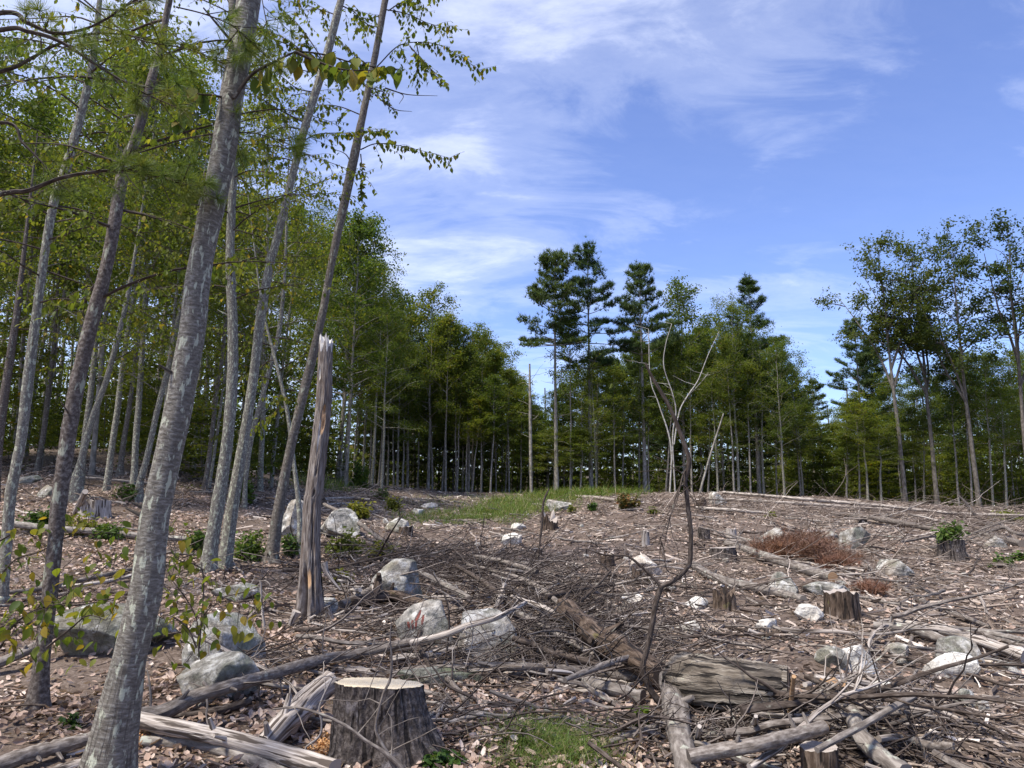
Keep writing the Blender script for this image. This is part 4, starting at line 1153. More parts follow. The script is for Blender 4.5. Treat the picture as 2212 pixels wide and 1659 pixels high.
# ------------------------------------------------------------------ the broken snag
def build_snag():
    rows = [(672, 1352, 84), (672, 1342, 72), (670, 1310, 61), (670, 1254, 50), (671, 1184, 41), (675, 1080, 38), (680, 1053, 37), (698, 886, 34), (702, 800, 31), (704, 745, 29), (705, 733, 28)]
    b = ground(672, 1340); Y = b[1]
    S = px_path(rows, Y, 300)
    n, k = 300, 90
    z = S[:, 2]; t = np.linspace(0, 1, n)
    g = np.random.default_rng(2)
    th = np.linspace(0, 2 * np.pi, k + 1)
    TH, T = np.meshgrid(th, t)
    rad = S[:, 3][:, None] * np.ones_like(TH)
    c, s = np.cos(TH), np.sin(TH)
    H = z[-1] - z[0]; zz = (z[:, None] - z[0]) + 0 * TH; T = zz / H
    rad *= 1 + .05 * fbm(c * 1.5 + 5, s * 1.5 + zz * 1.1, 4, 3) - .10 * np.maximum(0, 1 - 3.2 * np.abs(vnoise(TH * 3.4 + .5 * vnoise(zz * 2.5, TH, 3), zz * 1.7, 8))) - .06 * np.maximum(0, 1 - 3 * np.abs(vnoise(TH * 8, zz * 3.5, 12))) + .03 * vnoise(TH * 7, np.floor(zz * 5 + TH * 1.3), 14)
    roots = .34 * np.exp(-T * 26) * (np.cos(TH * 5 + .6) + .35 * np.cos(TH * 3)); rad *= 1 + roots
    r = np.full(TH.shape, .5)
    def dent(t0, a0, ht, wa, deep, tone=None, soft=2.0):
        nonlocal rad, r
        da = (TH - a0 + np.pi) % (2 * np.pi) - np.pi
        e = ((T - t0) / ht) ** 2 + (da / wa) ** 2
        m = np.exp(-np.maximum(e, 0) ** soft)
        rad = rad * (1 - deep * m)
        if tone is not None: r = r * (1 - m) + tone * m
    f = -np.pi / 2                         # the side that faces the clearing's path
    T0 = T; T = (z[:, None] - z[0]) / H + 0 * TH
    dent(.10, f - .30, .105, .34, .92)     # the long hollow at the foot
    dent(.17, f + .55, .09, .10, .45)
    dent(.30, f + .42, .05, .07, .55); dent(.38, f + .34, .04, .06, .4); dent(.45, f + .25, .012, .12, .5); dent(.52, f + .2, .01, .1, .5)
    dent(.70, f + .35, .045, .30, .12, 1.0, 3); dent(.745, f + .45, .014, .2, .55, .95); dent(.69, f + .48, .012, .16, .4, .95); dent(.66, f + .1, .01, .1, .5)
    dent(.655, f + .05, .06, .09, .05, .05); dent(.87, f - .55, .022, .12, .25, .05); dent(.16, f + .18, .03, .2, .1, .95)
    r = np.where(T > .972 + .02 * np.sin(TH * 7), .03, r)
    top = (T > .96)
    r[T > .985] = .03
    jag = .05 * vnoise(TH * 1.6, 0 * TH, 5) + .05 * vnoise(TH * 4.5, 0 * TH, 6) + .03 * vnoise(TH * 9, 0 * TH, 7)
    X = S[:, 0][:, None] + rad * c; Yv = S[:, 1][:, None] + rad * s
    Z = z[:, None] + np.zeros_like(TH) + np.where(top, jag * (T - .96) / .04, 0)
    V = np.stack([X, Yv, Z], -1)
    i = np.arange(n - 1)[:, None] * (k + 1) + np.arange(k)[None]
    Q = np.stack([i, i + 1, i + k + 2, i + k + 1], -1).reshape(-1, 4)
    mb = MB()
    uv = np.stack([TH * .12, zz], -1)
    mb.add(V.reshape(-1, 3), quads=Q, uv=uv.reshape(-1, 2), rnd=r.ravel())
    ring = V[-1, :k]; cc = ring.mean(0) - [0, 0, .10]
    mb.add(np.vstack([ring, cc]), tris=[(k, a, (a + 1) % k) for a in range(k)], rnd=.05)
    root = thing('snag', 'tall broken dead trunk, bleached and hollow at the foot, with woodpecker holes', 'dead tree', tuple(b))
    mb.build('trunk', M['snag'], root, b)
    for pts, w in (([(700, 1215), (708, 1240), (735, 1275)], 16), ([(640, 1320), (628, 1350), (622, 1395)], 20), ([(706, 1310), (716, 1335), (722, 1350)], 16)):
        W = px_path([(p[0], p[1], w * (1 - .4 * q)) for q, p in enumerate(pts)], Y - .22, 12)
        m2 = MB(); tube(m2, W[:, :3], W[:, 3], 8, .2, 5); m2.build('root', M['weathered'], root, b)
build_snag()

# ------------------------------------------------------------------ boulders and stones
import bmesh
def ico(sub):
    bm = bmesh.new(); bmesh.ops.create_icosphere(bm, subdivisions=sub, radius=1)
    v = np.array([x.co[:] for x in bm.verts]); f = np.array([[q.index for q in p.verts] for p in bm.faces]); bm.free()
    return v, f
ICO = {s: ico(s) for s in (2, 3, 5)}
def rock_shape(seed, sub=5, planes=9, rough=.05, flat=.0):
    g = np.random.default_rng(seed)
    v, f = ICO[sub]; v = v.copy()
    for i in range(planes):
        n = norm(g.normal(0, 1, 3) * [1, 1, .8]); d = g.uniform(.45, .82)
        v = v - np.maximum(v @ n - d, 0)[:, None] * n
    nz = fbm(v[:, 0] * 2 + seed, v[:, 1] * 2 + v[:, 2] * 1.7, seed, 4)
    fine = fbm(v[:, 0] * 9 + v[:, 2] * 5, v[:, 1] * 9 - v[:, 2] * 6, seed + 5, 3)
    v = v * (1 + rough * nz + rough * .28 * fine)[:, None]
    lo, hi = v.min(0), v.max(0)
    return (v - (lo + hi) / 2) / (hi - lo), f
def rock(px, pyb, w, h, mat, label, seed, df=.8, name='boulder', group=None, cat='boulder', sub=5, planes=9, rot=None, sink=.45, rough=.05, tilt=0.0):
    P = ground(px, pyb)
    k = depth(P) / F
    W, Hh = w * k, h * k
    a = math.atan2(P[0], P[1])
    D = W * df
    c = on_ground(P[0] + math.sin(a) * D * .42, P[1] + math.cos(a) * D * .42)
    v, f = rock_shape(seed, sub, planes, rough)
    Ht = Hh * (1 + sink)
    v = v * [W * 1.02, D, Ht]
    if tilt:
        v = v @ np.array([[math.cos(tilt), 0, math.sin(tilt)], [0, 1, 0], [-math.sin(tilt), 0, math.cos(tilt)]])
        v[:, 0] *= W / (v[:, 0].max() - v[:, 0].min()); v[:, 2] *= Ht / (v[:, 2].max() - v[:, 2].min())
    zb = P[2] * .6 + c[2] * .4
    v[:, 2] += Hh - Ht / 2
    c[2] = zb
    mb = MB(); mb.add(v, tris=f)
    me = mb.mesh('boulder', M[mat])
    o = link(name, me, None, tuple(c)); o.rotation_euler = (0, 0, -a)
    return prop(o, label, cat, group)
big = {}
ROCKS = [
    (483, 1440, 178, 104, 'rock_grey', 'large grey boulder with sloping flat face right of the largest leaning tree', 3, .8, .1),
    (470, 1522, 172, 96, 'rock_grey', 'mound shaped grey boulder under the long fallen pole, in front of the sloping faced one', 4, .7, 0),
    (245, 1420, 262, 95, 'rock_dark', 'long low dark mossy boulder behind the foot of the largest leaning tree', 8, .6, -.06),
    (510, 1302, 104, 36, 'rock_grey', 'low flat lichened stone behind the large grey boulders', 10, .9, 0),
    (862, 1307, 120, 92, 'rock_grey', 'leaning grey boulder with pale quartz swirls, behind the upturned root', 12, .8, .45),
    (920, 1402, 136, 100, 'rock_pale', 'pale speckled boulder with red paint strokes on its left face', 17, .85, -.1),
    (1048, 1432, 142, 102, 'rock_pale', 'pale angular boulder with dark underside right of the paint marked one', 19, .8, .12),
    (634, 1162, 74, 82, 'rock_pale', 'big rounded pale boulder behind the leaning trees left of the snag', 21, .9, 0),
    (730, 1162, 92, 60, 'rock_pale', 'pale boulder showing just right of the snag', 23, .9, .12),
    (858, 1150, 58, 30, 'rock_pale', 'light grey stone just left of the small dark stump by the grass', 25, .9, .15),
    (1104, 1177, 47, 26, 'rock_white', 'white rounded stone alone in the chips at mid clearing', 27, .9, 0),
    (1207, 1104, 55, 25, 'rock_pale', 'pale dome shaped boulder beside the grass strip', 29, .9, 0),
    (1396, 1241, 68, 42, 'rock_white', 'white boulder under the fork of the crooked dead sapling', 31, .8, 0),
    (1362, 1304, 56, 20, 'rock_white', 'flat off white stone below the white boulder by the crooked sapling', 33, .8, 0),
    (1504, 1316, 52, 25, 'rock_white', 'small white stone right of the crooked sapling stem', 35, .8, 0),
    (1440, 1368, 34, 18, 'rock_white', 'left of two low white stones right of the crooked sapling', 37, .8, 0),
    (1486, 1370, 52, 24, 'rock_white', 'right of two low white stones right of the crooked sapling', 39, .8, .1),
    (1657, 1367, 46, 26, 'rock_white', 'white stone alone in chips above the great log', 41, .8, .1),
    (1748, 1342, 60, 34, 'rock_white', 'pinkish white stone sunk in chips left of the split stump', 43, .8, 0),
    (1800, 1450, 76, 48, 'rock_pale', 'tan topped stone beside a ridged white one at the right', 45, .8, -.1),
    (1850, 1458, 92, 54, 'rock_white', 'ridged white stone sloping to the right above the broken stump', 47, .8, .35),
    (1938, 1420, 50, 28, 'rock_pale', 'small round grey white stone between the ridged stone and the grey boulder', 49, .9, 0),
    (2074, 1436, 96, 56, 'rock_grey', 'rounded grey boulder behind the large white one at the right', 51, .9, 0),
    (2056, 1468, 112, 52, 'rock_white', 'large white humped boulder at the right, lowest of the pair', 53, .7, .15),
    (1848, 1188, 66, 48, 'rock_grey', 'grey boulder behind the rust coloured dead boughs', 55, .9, .1),
    (1930, 1246, 84, 36, 'rock_pale', 'slabby pale stone with dark underside right of the rust coloured boughs', 57, .8, .15),
    (1669, 1180, 54, 38, 'rock_grey', 'grey stone left of the rust coloured dead boughs', 59, .9, 0),
    (1690, 1288, 66, 48, 'rock_pale', 'pale split stone behind the middle of the lichened fallen log', 61, .9, 0),
    (1785, 1290, 96, 28, 'rock_grey', 'flat dark slab stone behind the split stump', 63, .7, 0),
    (2086, 1532, 56, 38, 'rock_pale', 'flat faced pale stone at the lower right with a smaller one beside it', 65, .8, .2),
    (2128, 1540, 26, 32, 'rock_pale', 'small upright stone beside the flat faced one at the lower right', 67, .8, 0),
    (1915, 1498, 66, 26, 'rock_white', 'white sliver of stone in slash behind the broken stump', 69, .6, .25),
    (2152, 1186, 44, 26, 'rock_grey', 'grey stone beyond the sprouting stump at the right', 71, .9, 0),
    (97, 1076, 36, 28, 'rock_grey', 'upright grey stone on the left slope behind the brown tree', 73, .9, 0),
    (105, 1280, 46, 28, 'rock_dark', 'dark stone half hidden behind the brown tree on the left', 75, .9, 0),
    (904, 1112, 26, 14, 'rock_white', 'white stone at the left end of the grass strip', 77, .9, 0),
    (926, 1098, 40, 12, 'rock_white', 'low cluster stone of white rock above the grass strip', 79, .6, 0),
    (834, 1132, 15, 12, 'rock_white', 'tiny white stone left of the light grey stone by the small stump', 81, .9, 0),
    (1551, 1092, 38, 30, 'rock_pale', 'pinkish pale stone on the crest left of the fallen white poles', 83, .9, 0),
    (1120, 1145, 34, 14, 'rock_white', 'white stone under the grass edge above the lone white one', 85, .9, 0),
    (1790, 1165, 40, 20, 'rock_grey', 'grey stone behind the rust boughs on their right', 87, .9, 0),
    (60, 1045, 60, 18, 'rock_grey', 'flat stone slab on the upper left slope', 89, .9, 0),
    (1350, 1320, 30, 14, 'rock_pale', 'small light stone below the flat off white one', 91, .9, 0),
    (710, 1330, 60, 34, 'rock_grey', 'low grey stone half buried right of the snag foot', 93, .9, 0),
    (950, 1490, 190, 36, 'rock_dark', 'low dark stone buried in slash under the pale boulders', 95, .5, 0),
]
for (px, py, w, h, mt, lb, sd, df, tl) in ROCKS:
    o = rock(px, py, w, h, mt, lb, sd, df, tilt=tl, sub=5 if w > 44 else 3, name='boulder' if w > 40 else 'stone', cat='boulder' if w > 40 else 'stone',
             planes=8 if 'white' in mt else 10, rough=.07 if 'white' in mt else .05)
    big[lb[:22]] = o

def on_rock(o, px, py):
    """point of this rock seen at a place of the photograph"""
    bpy.context.view_layer.update()
    d = Vector(ray(px, py)); mw = o.matrix_world; inv = mw.inverted()
    hit, loc, nor, _ = o.ray_cast(inv @ Vector(CAM), (inv.to_3x3() @ d).normalized())
    return (mw @ loc, (mw.to_3x3() @ nor).normalized()) if hit else (None, None)
bpy.context.view_layer.update()
pr = next(o for o in COL.objects if 'red paint' in o.get('label', ''))
g = np.random.default_rng(6)
for (x0, y0, x1, y1, w) in ((882, 1343, 884, 1358, 6), (891, 1340, 891, 1359, 5.5), (900, 1334, 898, 1358, 6), (908, 1318, 901, 1340, 7), (915, 1328, 911, 1350, 6)):
    v, q = [], []
    for i in range(9):
        t = i / 8; wd = w * (.55 + .45 * math.sin(math.pi * min(.12 + t, 1))) * g.uniform(.75, 1.1)
        row = []
        for sgn in (-.5, 0, .5):
            p, nn = on_rock(pr, x0 + (x1 - x0) * t + sgn * wd, y0 + (y1 - y0) * t)
            row.append(None if p is None else np.array(p + nn * .003))
        if any(r is None for r in row): continue
        v += row
    m = len(v) // 3
    for i in range(m - 1):
        a = i * 3; q += [(a, a + 1, a + 4, a + 3), (a + 1, a + 2, a + 5, a + 4)]
    if m > 1:
        mb = MB(); mb.add(np.array(v), quads=q, rnd=.5)
        o = mb.build('paint_stroke', M['paint'], pr, np.array(pr.matrix_world.translation))
        o.matrix_parent_inverse = pr.matrix_world.to_3x3().inverted().to_4x4()

# ------------------------------------------------------------------ stumps
def stump(px, pyb, w, h, label, seed, bark='stump_bark', cut='old_cut', flare=.35, jag=0.0, tilt=(0, 0), sides=72, rows=26, lean=0.0, cutr=True, rootdir=None):
    P = ground(px, pyb); k = depth(P) / F
    R0 = w * .5 * k; Hh = h * k
    c = on_ground(P[0] * (1 + R0 * .8 / P[1]), P[1] + R0 * .8)
    g = np.random.default_rng(seed)
    th = np.linspace(0, 2 * np.pi, sides + 1); t = np.linspace(0, 1, rows) ** 1.0
    TH, T = np.meshgrid(th, t); cs, sn_ = np.cos(TH), np.sin(TH)
    lob = g.integers(4, 7); ph = g.uniform(0, 6)
    fl = flare * np.exp(-T * 3.2) * (1 + .55 * np.cos(TH * lob + ph)) + flare * .5 * np.exp(-T * 9) * np.maximum(np.cos(TH * lob + ph), 0)
    if rootdir is not None:
        da = (TH - rootdir + np.pi) % (2 * np.pi) - np.pi
        fl = fl + 1.5 * np.exp(-T * 2.6) * np.exp(-(da / .6) ** 2)
    rd = R0 * (1 + fl + .05 * fbm(cs * 2 + seed, sn_ * 2, seed, 2) + .035 * fbm(cs * 11, sn_ * 11 + T * 5, seed + 3, 2) + .022 * vnoise(TH * 22, T * 16, seed))
    Z = T * Hh * 1.0 - .10 * (1 - T)
    Z = Z + T ** 3 * (tilt[0] * cs + tilt[1] * sn_) * R0
    if jag:
        Z = Z + (T ** 4) * Hh * jag * .7 * (fbm(cs * 2.4 + seed, sn_ * 2.4, seed + 9, 3))
    X = rd * cs + lean * T * Hh; Yv = rd * sn_
    V = np.stack([X, Yv, Z], -1)
    kk = sides + 1
    i = np.arange(rows - 1)[:, None] * kk + np.arange(sides)[None]
    Q = np.stack([i, i + 1, i + kk + 1, i + kk], -1).reshape(-1, 4)
    mb = MB(); mb.add(V.reshape(-1, 3), quads=Q, uv=np.stack([TH * R0, Z], -1).reshape(-1, 2))
    root = thing('stump', label, 'stump', tuple(c))
    me = mb.mesh('stump_bark', M[bark]); link('bark', me, root)
    ring = V[-1, :sides]; ctr = ring.mean(0) - [0, 0, (.25 * Hh * jag)]
    fb = MB(); rings = [ring * s + ctr * (1 - s) for s in (1.0, .97, .6, .25)]
    for q in range(1, 4):
        rings[q] = rings[q] + np.array([0, 0, 1]) * (g.normal(0, .0015, (sides, 1)) + (.004 if q == 1 and not jag else 0))
    vv = np.vstack(rings + [ctr[None]]); qs = []
    for q in range(3):
        for a in range(sides):
            b2 = (a + 1) % sides; qs.append((q * sides + a, q * sides + b2, (q + 1) * sides + b2, (q + 1) * sides + a))
    ts = [(3 * sides + a, 3 * sides + (a + 1) % sides, 4 * sides) for a in range(sides)]
    fb.add(vv, tris=ts, quads=qs, uv=vv[:, :2])
    link('cut_face', fb.mesh('cut_face', M[cut]), root)
    return root, c, R0, Hh
s1 = stump(810, 1650, 186, 150, 'large dark barked stump with bright fresh cut top at bottom centre', 1, 'stump_bark', 'fresh_cut', .26, 0, (-.05, -.13), sides=150, rows=60, rootdir=-.35)
STUMPS = [
    (1188, 1148, 33, 28, 'small jagged brown stump in chips right of the lone white stone', 2, 'rotten', 'old_cut', .2, .8),
    (877, 1160, 31, 20, 'small dark stump beside the light grey stone left of the path', 3, 'rotten', 'old_cut', .15, .1),
    (1820, 1340, 68, 52, 'split brown stump with pale rim at the middle of the right slope', 4, 'rotten', 'old_cut', .3, .15),
    (2057, 1212, 52, 38, 'dark stump topped by a green sprouting bush at the right', 5, 'stump_bark', 'old_cut', .35, .1),
    (1395, 1182, 17, 34, 'narrow upright stump just left of the crooked sapling fork', 6, 'weathered', 'old_cut', .1, .1),
    (1521, 1168, 26, 26, 'dark stump left of the tapered log, first of two side by side', 7, 'stump_bark', 'old_cut', .15, .1),
    (1580, 1168, 22, 24, 'grey stump at the upper end of the tapered log', 8, 'weathered', 'old_cut', .15, .1),
    (1312, 1226, 30, 26, 'dark rotten stump left of the white boulder by the crooked sapling', 9, 'rotten', 'old_cut', .3, .5),
    (1235, 1248, 24, 28, 'black little stump in brush at the middle of the clearing', 10, 'rotten', 'old_cut', .2, .4),
    (1160, 1212, 24, 22, 'reddish brown little stump below the lone white stone', 11, 'rotten', 'old_cut', .2, .3),
    (1563, 1212, 54, 22, 'low wide dark stump right of the lichened log', 12, 'stump_bark', 'old_cut', .25, .05),
    (1566, 1318, 46, 30, 'crumbling brown stump above the white stones', 13, 'rotten', 'rotten', .5, .9),
    (1802, 1552, 62, 66, 'broken grey and orange stump behind crossing sticks at lower right', 14, 'weathered', 'orange_cut', .1, .25),
    (1772, 1690, 78, 60, 'brown stump at the bottom edge under the dark log', 15, 'rotten', 'old_cut', .15, .1),
    (1863, 1132, 18, 14, 'tiny stump on the crest beside the dark fallen trunk', 16, 'stump_bark', 'old_cut', .15, .1),
    (204, 1122, 62, 40, 'grey stump on the left slope behind the brown tree', 17, 'weathered', 'old_cut', .25, .2),
    (1385, 1264, 40, 24, 'brown crumbled stump right under the fork of the crooked sapling', 18, 'rotten', 'rotten', .4, .8),
    (1515, 1098, 22, 18, 'reddish little stump on the crest left of the pinkish stone', 19, 'rotten', 'old_cut', .15, .2),
    (712, 1195, 22, 18, 'low stump hidden in bushes right of the snag', 20, 'rotten', 'old_cut', .2, .2),
    (760, 1158, 34, 28, 'dark grey block like stump by the pale boulder right of the snag', 21, 'stump_bark', 'old_cut', .05, .1),
    (1340, 1098, 20, 14, 'low stump beside the russet bush on the crest', 22, 'weathered', 'old_cut', .2, .3),
]
for (px, py, w, h, lb, sd, bk, ct, fl, jg) in STUMPS:
    stump(px, py, w, h, lb, sd, bk, ct, fl, jg, (.06, -.04), sides=40, rows=14)

# ------------------------------------------------------------------ fallen logs and poles
def log(name, label, pts, bark, cat=None, lift=None, ends=(None, None), rough=.10, sides=14, seed=0, n=None, knots=0, close=None, group=None, twigs=0, ridge=0.0):
    """pts = (px, py, width) along the middle line; lies on the land unless lifted (metres per point)"""
    W = []
    for i, p in enumerate(pts):
        lf = 0 if lift is None else lift[i]
        G = ground(p[0], p[1] + p[2] * .42, lf)
        r = p[2] * .5 / F * depth(G)
        W.append([G[0], G[1] + r * .5, G[2] + r * .88, r])
    S = spline(np.array(W), n or max(16, 7 * len(pts)))
    b = S[len(S) // 2, :3].copy()
    g = np.random.default_rng(seed + 900)
    mb = MB(); V = tube(mb, S[:, :3], S[:, 3] * (1 + (.05 if len(S) < 30 else .015) * g.normal(0, 1, len(S))), sides, rough, seed, radf=(lambda th, L, LL: 1 + ridge * (1 - 2 * np.abs(vnoise(th * 5.1 + .6 * np.sin(L * 5), L * 2.2, 7))) + ridge * .5 * vnoise(th * 12, L * 5, 8)) if ridge else None)
    for k in range(knots):
        i = g.integers(2, len(S) - 2); d = norm(g.normal(0, 1, 3) + [0, -.2, .7]); r = S[i, 3]
        B = np.array([S[i, :3] + d * r * .6, S[i, :3] + d * r * 1.5, S[i, :3] + d * r * g.uniform(1.7, 3.0)])
        tube(mb, B, [r * .42, r * .3, r * .2], 6, .1, k)
    for k in range(twigs):
        i = g.integers(3, len(S) - 1); d = norm(g.normal(0, 1, 3) + [0, 0, .6])
        B = curve_out(S[i, :3], d, g.uniform(.12, .5), 5, .2, .25, g)
        tube(mb, B, np.linspace(max(.003, S[i, 3] * .22), .002, 6), 4, cap=False)
    o = mb.build(name, M[bark], None, b)
    prop(o, label, cat or ('log' if S[:, 3].max() > .045 else 'branch'), group)
    for e, mt in zip((0, -1), ends):
        if mt is None: continue
        ring = V[e, :sides]; c = ring.mean(0); dirn = norm(S[e, :3] - S[1 if e == 0 else -2, :3])
        ring = c + (ring - c) * .985 + dirn * .004
        u = norm(ring[0] - c); w2 = np.cross(dirn, u)
        vv = np.vstack([ring, c + (ring - c) * .5 + dirn * .006, c[None] + dirn * .006])
        uv = np.stack([(vv - c) @ u, (vv - c) @ w2], -1)
        tr = [(sides + a, sides + (a + 1) % sides, 2 * sides) for a in range(sides)]
        qd = [(a, (a + 1) % sides, sides + (a + 1) % sides, sides + a) for a in range(sides)]
        fb = MB(); fb.add(vv, tris=tr, quads=qd, uv=uv)
        fb.build('cut_face', M[mt], o, b).location = (0, 0, 0)
    return o, S

# the great furrowed log at lower right
log('great_log', 'great furrowed log with sawn right end, black shadow under it, at lower right',
    [(1478, 1476, 106), (1540, 1488, 112), (1620, 1498, 114), (1690, 1506, 114), (1716, 1509, 114)], 'furrowed_bark', 'log', lift=[.07, .06, .05, .04, .04], ends=(None, 'orange_cut'), rough=.05, sides=72, seed=3, n=60, ridge=.024)
log('mossy_log', 'dark rotten log with brown moss running into the brush pile', [(1215, 1318, 44), (1265, 1360, 50), (1305, 1394, 54), (1374, 1430, 56), (1436, 1464, 56)], 'rotten', 'log', lift=[.22, .2, .17, .12, .06], rough=.22, sides=20, seed=4, n=40, knots=4)
log('lichened_log', 'stout lichen blotched bare trunk running to the bottom edge beside the crooked sapling', [(1452, 1470, 50), (1466, 1555, 54), (1480, 1625, 52), (1494, 1700, 56)], 'log_bark', 'log', lift=[.1, .05, .02, .0], rough=.14, sides=20, seed=5, n=30, knots=3)
log('bark_pole', 'long dark bark pole leaning over the boulder and rising past the pale boulders', [(300, 1552, 40), (345, 1543, 34), (419, 1509, 31), (489, 1487, 28), (558, 1467, 26), (694, 1427, 23), (760, 1417, 21), (820, 1404, 19), (900, 1385, 17)], 'stick_bark', 'log',
    lift=[.06, .08, .16, .2, .16, .1, .1, .16, .26], rough=.1, sides=14, seed=6, twigs=10, knots=5)
log('pale_pole', 'pale thin pole resting across the two pale boulders', [(890, 1390, 16), (960, 1373, 15), (1012, 1352, 13), (1065, 1338, 12), (1100, 1322, 10), (1136, 1302, 8)], 'weathered', 'branch', lift=[.26, .36, .44, .5, .52, .5], seed=7, twigs=8)
log('silver_log', 'stripped log with dark streaks, top one of the stacked pair at bottom left', [(294, 1560, 36), (360, 1574, 36), (430, 1588, 34), (488, 1600, 36), (600, 1632, 40), (720, 1668, 42)], 'weathered', 'log', lift=[.06, .08, .08, .06, .04, .02], ends=('old_cut', None), seed=8, knots=3, sides=18)
log('brown_log', 'brown smooth log, lower one of the stacked pair at bottom left', [(300, 1606, 24), (400, 1612, 27), (480, 1625, 28), (560, 1655, 28), (640, 1690, 28)], 'log_bark', 'log', seed=9, sides=14)
log('dark_log', 'dark bark log entering from the bottom left corner to the largest tree', [(-40, 1668, 36), (40, 1640, 34), (110, 1620, 32), (192, 1598, 28)], 'stick_bark', 'log', lift=[.02, .03, .03, .03], seed=10, knots=3)
log('brown_log', 'split grey log under the dark one in the bottom left corner', [(60, 1690, 22), (130, 1665, 22), (190, 1648, 20)], 'weathered', 'log', seed=11)
log('slim_log', 'slim bark log rising behind the brown tree past the mossy boulder', [(-20, 1440, 22), (60, 1405, 20), (115, 1370, 19), (180, 1335, 17), (237, 1307, 14)], 'stick_bark', 'log', lift=[.05, .12, .2, .25, .25], seed=12, knots=3)
log('silver_root', 'thick silver weathered root log sloping down left of the fresh stump', [(712, 1478, 50), (680, 1500, 52), (640, 1540, 54), (600, 1580, 52), (570, 1612, 46)], 'weathered', 'log', lift=[.20, .16, .08, .04, .0], rough=.25, sides=22, seed=13, n=34, knots=4)
log('brown_pole', 'dark broken pole lying under the long bark pole below the boulders', [(340, 1553, 15), (420, 1545, 16), (480, 1535, 18), (540, 1515, 16)], 'dark_stick', 'log', lift=[.02, .02, .02, .05], seed=14)
log('grey_pole', 'long grey pole lying level below the pale boulders', [(870, 1452, 16), (960, 1446, 18), (1100, 1442, 19), (1200, 1448, 20), (1290, 1456, 22), (1378, 1466, 22)], 'stick_bark', 'log', lift=[.04, .06, .08, .06, .05, .03], seed=15, knots=3, twigs=6)
log('white_stick', 'thin whitish pole close below the long grey level one', [(960, 1449, 6), (1040, 1452, 7), (1120, 1456, 8), (1220, 1458, 8), (1300, 1462, 7)], 'weathered', 'branch', lift=[.03] * 5, seed=16)
log('short_log', 'short thick log with dark hollow near the lichened trunk', [(1270, 1478, 30), (1320, 1493, 32), (1390, 1512, 34)], 'log_bark', 'log', seed=17, sides=16, knots=2, rough=.18)
log('grey_pole', 'grey branch log below the short thick log at the lichened trunk', [(1316, 1606, 14), (1380, 1583, 15), (1448, 1566, 16)], 'stick_bark', 'log', lift=[.02, .04, .06], seed=18)
log('forked_branch', 'forked branch ending in splinters above the grass tuft', [(1205, 1470, 9), (1260, 1480, 10), (1290, 1500, 10), (1345, 1530, 8)], 'stick_bark', 'branch', lift=[.12, .1, .06, .02], seed=19, twigs=6)
log('dark_pole', 'dark pole with orange sawn end crossing the bottom right', [(1490, 1640, 30), (1560, 1626, 32), (1640, 1612, 32), (1720, 1592, 30), (1784, 1574, 28)], 'stick_bark', 'log', lift=[.12, .16, .18, .2, .2], ends=(None, 'orange_cut'), seed=20, sides=18, knots=3)
log('bark_stick', 'rough bark stick laid across the others at lower right, rising rightwards', [(1766, 1622, 13), (1814, 1596, 15), (1870, 1566, 15), (1925, 1534, 15), (1976, 1506, 16)], 'log_bark', 'log', lift=[.22, .25, .27, .28, .28], seed=21, sides=14)
log('ringed_log', 'stout ring scarred log running down under the crossing stick at lower right', [(1846, 1540, 34), (1862, 1590, 36), (1900, 1632, 40), (1960, 1680, 44)], 'log_bark', 'log', lift=[.12, .10, .06, .03], seed=22, sides=18, rough=.14, knots=2)
log('bark_strip', 'long curved slab of bark behind the ring scarred log', [(1852, 1518, 12), (1904, 1562, 16), (1950, 1592, 14), (1996, 1610, 8)], 'rotten', 'log', lift=[.12, .08, .06, .02], seed=23)
log('tapered_log', 'straight tapered log with rusty sawn end on the right slope', [(1572, 1174, 16), (1620, 1190, 17), (1700, 1218, 21), (1770, 1240, 22), (1802, 1248, 23)], 'log_bark', 'log', ends=('old_cut', 'orange_cut'), seed=24, sides=18, rough=.04)
log('lichened_pole', 'grey lichened log below the straight tapered one', [(1500, 1222, 18), (1552, 1252, 20), (1636, 1272, 22), (1690, 1284, 20), (1738, 1296, 16)], 'log_bark', 'log', seed=25, knots=4, sides=14)
log('curved_pole', 'long slim grey pole curving down the right slope', [(1855, 1216, 8), (1904, 1242, 10), (1963, 1278, 10), (2014, 1310, 11), (2081, 1332, 10), (2140, 1356, 8)], 'stick_bark', 'log', seed=26)
log('dark_branch', 'dark thin branch beside the long curving pole', [(1950, 1282, 7), (2010, 1312, 7), (2060, 1330, 7), (2110, 1345, 6)], 'dark_stick', 'branch', seed=27)
log('long_stick', 'long wavy stick below the curving pole, reaching the right edge', [(1873, 1284, 5), (1943, 1312, 6), (1983, 1322, 7), (2018, 1346, 7), (2081, 1360, 7), (2179, 1390, 6), (2230, 1404, 5)], 'weathered', 'branch', seed=28)
log('broken_log', 'reddish grey broken log beside the pale split log at the right', [(1890, 1352, 15), (1963, 1358, 21), (2000, 1368, 22), (2046, 1386, 16)], 'log_bark', 'log', lift=[.05] * 4, seed=29, knots=3)
log('split_log', 'pale split log reaching the right edge above the grey boulder', [(1940, 1342, 10), (2042, 1364, 19), (2124, 1388, 24), (2220, 1420, 30)], 'weathered', 'log', lift=[.03, .06, .08, .08], seed=30, rough=.16)
log('short_log', 'pale end of a log at the right edge above the split one', [(2060, 1396, 13), (2110, 1396, 17), (2160, 1404, 18)], 'weathered', 'log', lift=[.04] * 3, seed=31)
log('grey_pole', 'grey log end poking in at the right border above the pale split one', [(2120, 1366, 12), (2170, 1376, 15), (2230, 1390, 17)], 'log_bark', 'log', lift=[.05] * 3, seed=71)
